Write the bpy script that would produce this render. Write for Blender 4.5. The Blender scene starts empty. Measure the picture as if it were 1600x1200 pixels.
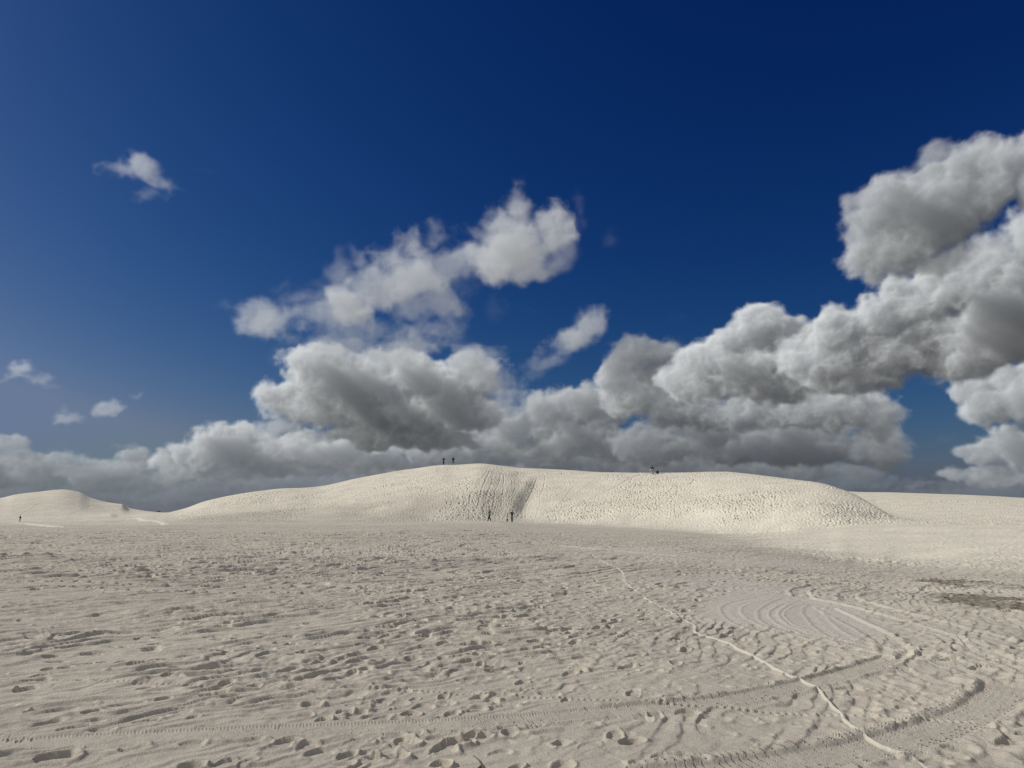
import bpy, math, random
import numpy as np

sc = bpy.context.scene
col = sc.collection
R = math.radians
F32 = np.float32

# ------------------------------------------------------------------ camera
EYE = 1.6
PITCH = R(9.82)
FPX = 1155.0                       # focal length in pixels of a 1600 px wide frame
cam_d = bpy.data.cameras.new("camera")
cam = bpy.data.objects.new("camera", cam_d)
col.objects.link(cam)
cam.location = (0, 0, EYE)
cam.rotation_euler = (R(90) + PITCH, 0, 0)
cam_d.sensor_width = 36.0
cam_d.lens = 36.0 * FPX / 1600.0
cam_d.clip_start = 0.05
cam_d.clip_end = 30000
sc.camera = cam

CP, SP = math.cos(PITCH), math.sin(PITCH)
def px_az(px, py=800.0):
    return math.atan2(px - 800.0, FPX * CP - (600.0 - py) * SP)
def tan_el(az, py):
    """tangent of the elevation of photo row py along azimuth az"""
    fh = FPX * CP - (600.0 - py) * SP
    up = FPX * SP + (600.0 - py) * CP
    return up * np.cos(az) / fh

# ------------------------------------------------------------------ light
SUN_AZ = R(-80)                    # clockwise from the viewing direction (+Y); negative = left
SUN_EL = R(35)
sun_d = bpy.data.lights.new("sun", 'SUN')
sun_d.energy = 3.3
sun_d.angle = R(0.6)
sun_d.color = (1.0, 0.965, 0.90)
sun = bpy.data.objects.new("sun", sun_d)
col.objects.link(sun)
SUN_VEC = np.array([math.sin(SUN_AZ) * math.cos(SUN_EL), math.cos(SUN_AZ) * math.cos(SUN_EL), math.sin(SUN_EL)])
from mathutils import Vector
sun.rotation_euler = Vector(SUN_VEC.tolist()).to_track_quat('Z', 'Y').to_euler()
sc.view_settings.view_transform = 'Standard'
sc.view_settings.look = 'None'
sc.view_settings.exposure = 0.0
sc.view_settings.gamma = 1.0
sc.view_settings.use_curve_mapping = False
sc.cycles.use_denoising = False
sc.cycles.max_bounces = 4
sc.cycles.diffuse_bounces = 2

# ------------------------------------------------------------------ clouds: a small volume of air is filled with
# density, lit from the sun's side and gathered into a sky map by bearing and elevation
C_AZ0, C_AZ1, C_EL0, C_EL1 = R(-42), R(42), R(-1.5), R(33)
CW, CH = 1400, 575
def to_map(px, py):
    a = px_az(px, py); el = math.atan(tan_el(a, py))
    return (a - C_AZ0) / (C_AZ1 - C_AZ0) * CW, (el - C_EL0) / (C_EL1 - C_EL0) * CH
# groups from far (low) to near (high): (sun share, distance fade, grain, tufts...)
# a tuft: (column, row, half width, half height, tilt, density, softness) in the photograph
GROUPS = [
 # far banks along the horizon
 (.30, .62, .6, (100,780,150,13,0,1,1.2),(250,788,130,12,0,1,1.2),(-80,770,100,26,0,1,1.),(400,775,150,14,0,1,1.2),(600,765,180,26,0,1,1.),(800,748,180,34,0,1,1.),(1000,750,180,34,0,1,1.),(1100,760,160,26,0,1,1.),(1460,762,60,6,0,.6,1.2),(1600,765,90,10,0,.8,1.2),(30,790,90,8,0,.8,1.),(1200,756,190,26,0,1,1.),(1330,758,90,18,0,.9,1.1),(1560,770,160,22,0,1,1.),(1440,772,80,12,0,.8,1.2),(200,798,260,12,0,1,1.1),(-60,795,160,16,0,1,1.)),
 (.45, .5, .6, (60,745,110,18,0,1,1.),(20,730,60,14,0,.9,1.),(200,757,100,17,0,1,1.),(120,750,80,12,0,.8,1.2),(150,745,80,20,0,1,1.),(60,765,110,20,0,1,1.),(230,775,110,18,0,1,1.),(330,762,150,18,0,1,1.),(480,755,120,20,0,1,1.),(620,752,120,20,0,1,1.),(260,772,90,12,0,.9,1.2),(740,742,110,22,0,1,1.),(280,742,60,10,0,.7,1.2)),
 (.8, .30, .62, (18,696,30,16,0,1,.9),(36,718,50,16,0,1,.9),(94,716,27,12,0,.8,1.1),(120,730,40,9,0,.6,1.3),(206,716,27,15,0,1,.9),(185,700,26,6,0,.5,1.5),(238,728,30,13,0,.9,1.),(-40,720,50,26,0,1,1.),(60,728,70,22,0,1,1.),(140,738,60,18,0,1,1.),(200,735,50,18,0,1,1.),(0,748,80,22,0,1,1.),(270,745,50,14,0,.9,1.),(92,694,16,6,0,.2,1.7),(75,705,12,5,0,.2,1.7)),
 (.85, .22, .75, (1500,744,66,13,0,.9,1.),(1575,750,80,18,0,.9,1.),(1436,757,40,7,0,.5,1.2),(1640,724,60,34,0,1.,.9),(1538,714,44,20,0,1.,.9),(1585,702,40,30,0,1.,.9),(1470,692,36,9,0,.16,1.8),(1445,720,40,12,0,.15,1.8)),
 (1., .20, .8, (344,697,44,36,0,1.1,.8),(370,680,27,20,0,1.1,.8),(308,714,40,26,0,1.1,.8),(402,712,62,32,0,1.1,.9),(462,704,52,28,0,1.,.9),(524,706,62,28,0,1.1,.9),(280,728,42,18,0,1.,.9),(350,738,90,14,0,1.,1.),(450,736,110,16,0,1.,1.),(570,730,80,18,0,1.,1.)),
 (.30, .16, .8, (1240,738,96,20,0,1.1,1.),(1345,740,48,14,0,.9,1.),(1140,735,90,20,0,1.1,1.),(1010,728,100,22,0,1.1,1.),(870,722,100,20,0,1.1,1.),(720,722,110,20,0,1.1,1.),(620,728,90,18,0,1,1.)),
 (.72, .10, .85, (850,648,50,36,0,1.,1.),(905,640,46,38,0,1.,.9),(832,675,50,26,0,1.,1.),(900,685,74,34,0,1.1,.9),(942,648,32,34,0,1.,.9),(770,695,66,20,0,1.,1.),(962,700,66,30,0,1.1,.9),(870,708,100,18,0,1.1,1.),(790,632,30,20,0,.5,1.5),(740,690,60,26,0,1,1.),(660,705,80,18,0,1,1.),(800,660,50,40,0,.9,1.),(1040,705,80,24,0,1,1.)),
 (.45, .08, .9, (1262,702,96,34,0,1.2,.9),(1350,706,60,36,0,1.,1.),(1155,705,96,34,0,1.2,.9),(1050,700,90,30,0,1.1,.9),(1380,690,30,24,0,.8,1.2),(1230,672,50,24,0,1,.9),(1300,675,50,26,0,1,.9),(1090,670,60,26,0,1,.9),(1020,690,50,24,0,1,1.)),
 # central mass
 (.95, .05, 1., (492,592,60,44,0,1.1,.9),(450,624,50,38,0,1.1,.9),(522,566,44,26,0,.9,1.1),(568,580,60,32,0,.9,1.1),(560,640,110,40,0,1.2,.9),(640,586,52,38,0,1.,1.),(682,604,62,40,0,1.1,.9),(742,600,42,36,0,1.,1.),
   (650,645,110,40,0,1.2,.9),(705,650,62,32,0,1.1,.9),(480,648,60,24,0,1.,1.),(600,682,120,24,0,1.2,.9),(728,570,30,22,0,.8,1.2),(550,610,80,46,0,1.1,.9),(690,690,90,18,0,1,1.),(790,612,40,24,0,.6,1.3),(440,670,50,14,0,.8,1.2),(745,650,40,30,0,.9,1.)),
 (.62, .05, 1., (612,548,70,28,0,.7,1.5),(655,536,56,30,0,.75,1.4),(545,540,66,28,0,.7,1.5),(735,562,40,26,0,.6,1.5),(575,515,56,28,0,.55,1.7),(690,520,40,24,0,.45,1.7),(460,560,40,18,0,.4,1.7),(760,600,40,24,0,.5,1.6)),
 (.78, .04, .95, (960,588,30,28,0,1.,.9),(985,622,54,40,0,1.1,.9),(1060,636,84,40,0,1.1,.9),(1150,650,90,32,0,1.2,.9),(1240,650,80,34,0,1.2,.9),(1315,645,76,36,0,1.2,.9),(1370,660,44,40,0,.9,1.1),(1400,602,26,10,0,.4,1.5)),
 (.9, .05, 1., (1520,606,46,22,0,1.1,.8),(1572,600,50,34,0,1.1,.8),(1602,640,52,34,0,1.1,.9),(1562,646,48,24,0,1.1,.9),(1650,590,70,60,0,1.1,.9),(1610,672,60,14,0,.8,1.),(1620,630,60,60,0,1.,1.),(1545,628,50,30,0,1,1.)),
 (.42, .03, 1.1, (1010,558,66,30,0,.9,1.),(960,572,30,24,0,.8,1.1),(1050,590,50,30,0,1,1.)),
 # great right band
 (1., .02, 1.15, (1186,507,44,34,0,1.1,.8),(1142,535,40,28,0,1.1,.8),(1216,526,42,32,0,1.1,.8),(1108,565,48,36,0,1.1,.8),(1165,575,80,46,0,1.2,.8),(1085,595,50,34,0,1.1,.9),(1262,544,60,38,0,1.2,.8),(1205,600,110,34,0,1.2,.9)),
 (.9, .02, 1.2, (1310,512,48,38,0,1.2,.8),(1290,560,90,46,0,1.2,.8),(1372,500,62,42,0,1.2,.8),(1430,475,72,48,10,1.2,.8),(1502,440,76,56,20,1.2,.9),(1575,465,90,76,10,1.2,.9),(1660,440,80,110,0,1.2,.9),(1420,545,120,52,5,1.2,.9),
   (1530,530,110,58,5,1.2,.9),(1630,520,90,52,0,1.2,.9),(1345,590,90,32,0,1.2,.9),(1540,400,44,34,30,.8,1.2),(1620,370,60,50,0,.9,1.1)),
 # top right, shaded by its neighbours
 (.78, .02, 1.2, (1430,358,100,66,18,1,.9),(1390,400,66,50,0,1,.9),(1490,310,96,56,22,1,.9),(1560,262,64,48,20,1,.9),(1530,300,80,54,20,1,.9),(1392,396,58,46,0,1,1.),(1622,240,60,34,0,.9,1.),(1466,248,25,18,15,.7,1.3),
   (1338,314,36,22,-10,.7,1.2),(1370,330,54,42,0,.95,1.),(1402,430,34,18,0,.7,1.3),(1650,300,60,70,0,.9,1.),(1352,358,34,34,0,.8,1.2),(1580,380,50,26,20,.4,1.7),(1470,410,60,34,20,.7,1.3)),
 # lone tilted cloud and faint shreds
 (.7, .03, 1., (892,540,48,28,32,.75,1.4),(918,514,28,28,30,.65,1.5),(860,568,38,16,20,.5,1.5),(836,592,26,12,20,.3,1.8)),
 (.8, .0, .8, (1090,480,34,9,15,.10,2.2),(1060,505,24,10,0,.08,2.2),(325,270,18,7,0,.10,2.2),(428,205,16,9,30,.09,2.2),(95,405,14,7,20,.06,2.2),(480,395,10,8,0,.06,2.2),(770,480,16,22,0,.16,2.),(830,488,20,9,0,.1,2.)),
 # high chain
 (.76, .0, 1.1, (795,388,76,54,8,.74,1.5),(720,400,60,34,20,.6,1.5),(765,404,52,42,0,.9,1.2),(860,362,32,42,0,.75,1.3),(806,328,26,32,0,.6,1.4),(680,370,30,22,0,.5,1.6),(560,410,22,22,0,.45,1.7),(742,364,32,26,0,.55,1.5),(835,422,46,24,5,.7,1.3),(876,400,22,32,0,.5,1.7),
   (903,312,10,28,8,.22,2.2),(905,348,12,18,0,.2,2.2),(945,378,17,20,0,.2,2.2),(775,352,28,28,0,.6,1.4),
   (645,438,62,58,0,.72,1.5),(600,450,60,40,10,.65,1.4),(642,387,33,28,0,.7,1.4),(680,478,42,28,0,.6,1.5),(692,508,28,16,0,.3,1.9),(605,405,36,28,0,.6,1.5),(703,425,32,30,0,.45,1.7),(650,485,38,24,0,.5,1.6),
   (542,472,48,42,0,.85,1.3),(528,432,24,30,0,.45,1.7),(551,398,14,20,0,.35,1.8),(502,502,34,28,0,.5,1.6),(580,440,32,36,0,.6,1.5),(490,440,20,14,0,.25,2.),
   (430,503,56,38,0,.72,1.5),(490,490,60,30,10,.55,1.5),(400,488,34,22,0,.7,1.4),(466,514,32,26,0,.6,1.5),(470,468,42,20,15,.4,1.8),(343,479,20,11,0,.35,1.9),(378,484,26,13,0,.45,1.7),(440,450,20,12,30,.25,2.),(575,525,50,18,0,.2,2.),(720,460,26,16,0,.25,1.9)),
 (.9, .0, .8, (186,266,36,18,10,.6,1.6),(220,262,34,24,0,.7,1.5),(246,280,32,18,-20,.6,1.6),(232,303,26,16,10,.45,1.9)),
 # small fair-weather tufts
 (.9, .08, .6, (28,580,27,15,0,.8,1.1),(48,590,50,12,0,.7,1.2),(84,600,24,8,0,.4,1.6),(60,614,20,5,0,.15,1.9),(178,634,30,12,22,.75,1.2),(208,620,18,7,15,.55,1.4),(106,656,27,12,0,.7,1.2),(101,643,10,9,0,.5,1.4)),
]
def up_lattice(shape, cell, rs):
    """random lattice stretched smoothly over a grid, one axis after another"""
    n = [int(math.ceil(s / c)) + 4 for s, c in zip(shape, cell)]
    a = rs.rand(*n).astype(F32) * 2 - 1
    for ax, (s, c) in enumerate(zip(shape, cell)):
        p = np.arange(s) / c + rs.rand() * .9
        i = np.floor(p).astype(int); f = (p - i).astype(F32)
        a = np.moveaxis(a, ax, 0)
        f = f.reshape((-1,) + (1,) * (a.ndim - 1))
        # quadratic B-spline: smooth, no lattice creases
        w0 = .5 * (1 - f) ** 2; w2 = .5 * f ** 2; w1 = 1 - w0 - w2
        a = a[i] * w0 + a[i + 1] * w1 + a[i + 2] * w2
        a = np.moveaxis(a, 0, ax)
    return a
def cloud_group(tufts, grain, rs):
    """one bank: fill its own box of air with density, sweep the sunlight through it, gather along the line of sight"""
    P = []
    for (px, py, rx, ry, tilt, dn, so) in tufts:
        cx, cy = to_map(px, py); x2, _ = to_map(px + rx, py); _, y2 = to_map(px, py - ry)
        P.append((cx, cy, abs(x2 - cx), abs(y2 - cy), R(tilt), dn, so))
    Q = np.array(P)
    m = 30
    X0 = int(max((Q[:, 0] - Q[:, 2]).min() - m, -60)); X1 = int(min((Q[:, 0] + Q[:, 2]).max() + m, CW + 60))
    Y0 = int(max((Q[:, 1] - Q[:, 3]).min() - m, 0)); Y1 = int(min((Q[:, 1] + Q[:, 3]).max() + m, CH))
    w, h, nz = X1 - X0, Y1 - Y0, 20
    depth = np.clip(np.average(np.minimum(Q[:, 2], Q[:, 3]), weights=Q[:, 2] * Q[:, 3]) * 2.6, 22, 110)
    zs = depth / nz
    base = np.full((nz, h, w), -1.0, F32)
    g2 = grain
    wdx = 9 * g2 * up_lattice((h, w), (30 * g2, 30 * g2), rs) + 5 * g2 * up_lattice((h, w), (12 * g2, 12 * g2), rs) + 3.2 * g2 * up_lattice((h, w), (5.5 * g2, 5.5 * g2), rs)
    wdy = 9 * g2 * up_lattice((h, w), (30 * g2, 30 * g2), rs) + 5 * g2 * up_lattice((h, w), (12 * g2, 12 * g2), rs) + 3.2 * g2 * up_lattice((h, w), (5.5 * g2, 5.5 * g2), rs)
    dens = np.zeros((h, w), F32); sft = np.zeros((h, w), F32); ws = np.full((h, w), 1e-6, F32)
    for (cx, cy, ax, ay, tl, dn, so) in P:
        az_ = max(min(ax, ay) * 1.15, 7.0)
        rr = max(ax, ay) * 1.8 + 14
        i0, i1 = max(int(cx - rr) - X0, 0), min(int(cx + rr) - X0, w); j0, j1 = max(int(cy - rr) - Y0, 0), min(int(cy + rr) - Y0, h)
        if i1 <= i0 or j1 <= j0: continue
        gx = np.arange(i0, i1)[None, :] + X0 - cx + wdx[j0:j1, i0:i1]; gy = np.arange(j0, j1)[:, None] + Y0 - cy + wdy[j0:j1, i0:i1]
        c, s = math.cos(tl), math.sin(tl)
        u = (gx * c + gy * s) / ax; v = (-gx * s + gy * c) / ay
        v = np.where(v < 0, v * 1.28, v)
        r2 = u * u + v * v
        z = ((np.arange(nz) - nz * .5) * zs + rs.uniform(-.12, .12) * depth)[:, None, None] / az_
        g = 1 - np.sqrt(r2[None] + z * z)
        b = base[:, j0:j1, i0:i1]
        k = .14; hh = np.clip(.5 + .5 * (g - b) / k, 0, 1)
        base[:, j0:j1, i0:i1] = b + (g - b) * hh + k * hh * (1 - hh)
        wt = np.clip(1.5 - np.sqrt(r2), 0, 1) ** 2 + 1e-9
        dens[j0:j1, i0:i1] += (wt * dn).astype(F32); sft[j0:j1, i0:i1] += (wt * so).astype(F32); ws[j0:j1, i0:i1] += wt.astype(F32)
    dens /= ws; sft = np.clip(sft / ws * 1.15, .85, 2.3)
    thin = np.clip((dens - .55) / .45, 0, 1)[None]
    n = np.zeros((nz, h, w), F32); amp = 1.0; cell = 30.0 * grain; tot = 0; first = True
    while cell > 1.5:
        q = up_lattice((nz, h, w), (max(cell / zs, 1.01), cell * .9, cell), rs)
        q = q * 1.5 if first else .8 - 2.7 * np.abs(q)
        n += amp * q; tot += amp; amp *= .69; cell /= 1.8; first = False
    n /= tot
    soft = sft[None]
    F = base + n * (.74 * soft) + .07 - .16 * (soft - .8)
    d = np.clip(F / (.30 * soft ** 1.6), 0, 1)
    d = (d * (.35 + .65 * d) * dens[None] ** 1.6).astype(F32)
    lz = -.45 / zs; ky = .75
    yi = np.arange(h) + ky; y0 = np.clip(yi.astype(int), 0, h - 1); y1 = np.clip(y0 + 1, 0, h - 1); fy = (yi - np.floor(yi)).astype(F32)
    zi = np.arange(nz) + lz; z0 = np.floor(zi).astype(int); fz = (zi - z0).astype(F32)[:, None]; z1 = np.clip(z0 + 1, 0, nz - 1)
    out = z0 < 0; z0 = np.clip(z0, 0, nz - 1)
    dT = np.ascontiguousarray(np.moveaxis(d, 2, 0)); tT = np.empty_like(dT); tS = np.empty_like(dT); S = np.zeros((nz, h), F32); S2 = np.zeros((nz, h), F32)
    for x in range(w):
        A = S[:, y0] * (1 - fy) + S[:, y1] * fy
        A = A[z0] * (1 - fz) + A[z1] * fz
        tT[x] = A
        S = A * .992 + dT[x] * 1.25
        B = S2[:, y0] * (1 - fy) + S2[:, y1] * fy
        B = B[z0] * (1 - fz) + B[z1] * fz
        tS[x] = B; S2 = B * .86 + dT[x]
    tau = np.moveaxis(tT, 0, 2); near = np.moveaxis(tS, 0, 2)
    up = np.empty_like(d); acc = np.zeros((nz, w), F32)
    for y in range(h - 1, -1, -1):
        up[:, y] = acc; acc = acc * .985 + d[:, y]
    q_ = float(np.average(Q[:, 5], weights=Q[:, 2] * Q[:, 3])); k = .066 * (.38 if q_ < .82 else 1.0)
    sl = .54 * np.exp(-tau * k) + .34 * np.exp(-tau * k * .30) + .12 * np.exp(-tau * k * .07)
    sl = sl * (.62 + .50 * np.exp(-near * (.30 if q_ > .82 else .2)))
    am = .72 * np.exp(-up * .036) + .28 * np.exp(-up * .008)
    a = 1 - np.exp(-d * zs * (.032 + .045 * thin))
    T = np.ones((h, w), F32); Ls = np.zeros((h, w), F32); La = np.zeros((h, w), F32)
    for z in range(nz):
        wt = T * a[z]; Ls += wt * sl[z]; La += wt * am[z]; T *= 1 - a[z]
    return X0, Y0, 1 - T, Ls, La
SUN_TINT = np.array([.90, .92, .905]); AMB_TINT = np.array([.098, .110, .132]); HAZE_TINT = np.array([.17, .215, .27])
CLOUD_SEED = 77
def cloud_map():
    RGB = np.zeros((CH, CW, 3), F32); AL = np.zeros((CH, CW), F32)
    for gi, g in enumerate(GROUPS):
        rs = np.random.RandomState(CLOUD_SEED + gi)
        lit, fade, grain = g[:3]
        x0, y0, A, Ls, La = cloud_group(g[3:], grain, rs)
        ax0 = max(x0, 0); ax1 = min(x0 + A.shape[1], CW)
        s = np.s_[:, ax0 - x0:ax1 - x0]; A, Ls, La = A[s], Ls[s], La[s]
        h = A.shape[0]
        c = (Ls[..., None] * SUN_TINT * lit + La[..., None] * AMB_TINT)
        c = c * (1 - fade) + A[..., None] * HAZE_TINT * fade
        R_ = RGB[y0:y0 + h, ax0:ax1]; a_ = AL[y0:y0 + h, ax0:ax1]
        R_[:] = R_ * (1 - A[..., None]) + c; a_[:] = a_ * (1 - A) + A
    return RGB, AL
# ------------------------------------------------------------------ sky
def build_world():
    w = bpy.data.worlds.new("World"); sc.world = w; w.use_nodes = True
    nt = w.node_tree; N = nt.nodes; L = nt.links
    bg = N["Background"]; bg.inputs[1].default_value = SKY_STRENGTH
    sk = N.new("ShaderNodeTexSky"); sk.sky_type = 'NISHITA'; sk.sun_disc = False
    sk.sun_elevation = SUN_EL; sk.sun_rotation = SUN_AZ
    # deepen the blue as the phone does: a power curve per channel
    sep = N.new("ShaderNodeSeparateColor"); L.new(sk.outputs[0], sep.inputs[0])
    cmb = N.new("ShaderNodeCombineColor")
    for i, (p, k) in enumerate(((2.75, .88), (1.74, .415), (1.16, .445))):
        a = N.new("ShaderNodeMath"); a.operation = 'MULTIPLY'; a.inputs[1].default_value = .1
        b = N.new("ShaderNodeMath"); b.operation = 'POWER'; b.inputs[1].default_value = p
        c = N.new("ShaderNodeMath"); c.operation = 'MULTIPLY'; c.inputs[1].default_value = k / SKY_STRENGTH
        L.new(sep.outputs[i], a.inputs[0]); L.new(a.outputs[0], b.inputs[0]); L.new(b.outputs[0], c.inputs[0])
        d = N.new("ShaderNodeMath"); d.operation = 'MINIMUM'; d.inputs[1].default_value = (.14, .195, .37)[i] / SKY_STRENGTH
        L.new(c.outputs[0], d.inputs[0]); L.new(d.outputs[0], cmb.inputs[i])
    # cloud map looked up by bearing and elevation
    rgb, al = cloud_map()
    px = np.empty((CH, CW, 4), F32); px[..., :3] = rgb; px[..., 3] = al
    edge = np.minimum(np.arange(CH)[::-1] / 6., 1).astype(F32)[:, None, None]
    px *= edge
    im = bpy.data.images.new("cloud_map", CW, CH, alpha=True, float_buffer=True)
    im.colorspace_settings.name = 'Non-Color'; im.alpha_mode = 'CHANNEL_PACKED'
    im.pixels.foreach_set(px.ravel()); im.update(); im.pack()
    tc = N.new("ShaderNodeTexCoord"); sx = N.new("ShaderNodeSeparateXYZ"); L.new(tc.outputs["Generated"], sx.inputs[0])
    def M(op, a, b=None, c=None):
        m = N.new("ShaderNodeMath"); m.operation = op
        for i, v in enumerate((a, b, c)):
            if v is None: continue
            if isinstance(v, (int, float)): m.inputs[i].default_value = v
            else: L.new(v, m.inputs[i])
        return m.outputs[0]
    az = M('ARCTAN2', sx.outputs[0], sx.outputs[1]); el = M('ARCSINE', sx.outputs[2])
    u = M('MULTIPLY', M('SUBTRACT', az, C_AZ0), 1 / (C_AZ1 - C_AZ0)); u = M('PINGPONG', u, 1.0)
    v = M('MULTIPLY', M('SUBTRACT', el, C_EL0), 1 / (C_EL1 - C_EL0))
    cv = N.new("ShaderNodeCombineXYZ"); L.new(u, cv.inputs[0]); L.new(v, cv.inputs[1])
    ti = N.new("ShaderNodeTexImage"); ti.image = im; ti.extension = 'CLIP'; ti.interpolation = 'Cubic'
    L.new(cv.outputs[0], ti.inputs[0])
    sc_ = N.new("ShaderNodeVectorMath"); sc_.operation = 'SCALE'; L.new(ti.outputs[0], sc_.inputs[0]); sc_.inputs[3].default_value = CLOUD_GAIN / SKY_STRENGTH
    sk2 = N.new("ShaderNodeVectorMath"); sk2.operation = 'SCALE'; L.new(cmb.outputs[0], sk2.inputs[0]); L.new(M('SUBTRACT', 1.0, ti.outputs[1]), sk2.inputs[3])
    ad = N.new("ShaderNodeVectorMath"); ad.operation = 'ADD'; L.new(sc_.outputs[0], ad.inputs[0]); L.new(sk2.outputs[0], ad.inputs[1])
    # unseen bright cloud added overhead and behind the viewer to lift the shade
    ns = N.new("ShaderNodeTexNoise"); ns.inputs["Scale"].default_value = 2.6; ns.inputs["Detail"].default_value = 7; ns.inputs["Roughness"].default_value = .6
    pj = N.new("ShaderNodeVectorMath"); pj.operation = 'SCALE'; L.new(tc.outputs["Generated"], pj.inputs[0])
    L.new(M('DIVIDE', 1.0, M('ADD', sx.outputs[2], .35)), pj.inputs[3]); L.new(pj.outputs[0], ns.inputs["Vector"])
    def S(x, a, b):
        m = N.new("ShaderNodeMapRange"); m.interpolation_type = 'SMOOTHSTEP'; m.inputs[1].default_value = a; m.inputs[2].default_value = b
        L.new(x, m.inputs[0]); return m.outputs[0]
    fill_cloud = S(ns.outputs["Fac"], .36, .58)
    out = M('MAXIMUM', S(M('ABSOLUTE', az), R(48), R(66)), S(el, R(44), R(58)))
    fill_cloud = M('MULTIPLY', M('MULTIPLY', fill_cloud, out), S(el, R(-4), R(3)))
    mx = N.new("ShaderNodeMix"); mx.data_type = 'RGBA'; L.new(fill_cloud, mx.inputs[0]); L.new(ad.outputs[0], mx.inputs[6])
    mx.inputs[7].default_value = (.40 / SKY_STRENGTH, .41 / SKY_STRENGTH, .42 / SKY_STRENGTH, 1)
    L.new(mx.outputs[2], bg.inputs[0])
SKY_STRENGTH = .1
CLOUD_GAIN = .80
build_world()

# ------------------------------------------------------------------ noise helpers
_rng = np.random.RandomState(7)
_TAB = _rng.rand(4, 256, 256).astype(F32) * 2 - 1

def vnoise(x, y, seed=0):
    """smooth value noise in -1..1 at arbitrary points"""
    t = _TAB[seed & 3]
    ox = seed * 37.31; oy = seed * 91.17
    x = x + ox; y = y + oy
    xi = np.floor(x); yi = np.floor(y)
    fx = (x - xi).astype(F32); fy = (y - yi).astype(F32)
    xi = xi.astype(np.int32) & 255; yi = yi.astype(np.int32) & 255
    x1 = (xi + 1) & 255; y1 = (yi + 1) & 255
    fx = fx * fx * fx * (fx * (fx * 6 - 15) + 10); fy = fy * fy * fy * (fy * (fy * 6 - 15) + 10)
    a = t[yi, xi]; b = t[yi, x1]; c = t[y1, xi]; d = t[y1, x1]
    a = a + (b - a) * fx; c = c + (d - c) * fx
    return a + (c - a) * fy

def fbm(x, y, seed=0, oct=3, g=0.5):
    s = 0; a = 1.0; f = 1.0
    for k in range(oct):
        # turn each octave so that no lattice direction shows
        c, n = math.cos(0.6 + k * 1.1), math.sin(0.6 + k * 1.1)
        s = s + a * vnoise((x * c - y * n) * f, (x * n + y * c) * f, seed + k * 5)
        a *= g; f *= 2.03
    return s

def sstep(a, b, x):
    t = np.clip((x - a) / (b - a), 0, 1)
    return t * t * (3 - 2 * t)

def pchip(xk, yk, x):
    """monotone cubic interpolation"""
    xk = np.asarray(xk, float); yk = np.asarray(yk, float)
    h = np.diff(xk); dl = np.diff(yk) / h
    m = np.zeros_like(yk)
    m[0], m[-1] = dl[0], dl[-1]
    p = dl[:-1] * dl[1:] > 0
    w1 = 2 * h[1:] + h[:-1]; w2 = h[1:] + 2 * h[:-1]
    with np.errstate(all='ignore'):
        mm = (w1 + w2) / (w1 / dl[:-1] + w2 / dl[1:])
    m[1:-1] = np.where(p, mm, 0)
    i = np.clip(np.searchsorted(xk, x) - 1, 0, len(h) - 1)
    t = np.clip((x - xk[i]) / h[i], 0, 1)
    t2 = t * t; t3 = t2 * t
    return (2*t3-3*t2+1)*yk[i] + (t3-2*t2+t)*h[i]*m[i] + (-2*t3+3*t2)*yk[i+1] + (t3-t2)*h[i]*m[i+1]

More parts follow.
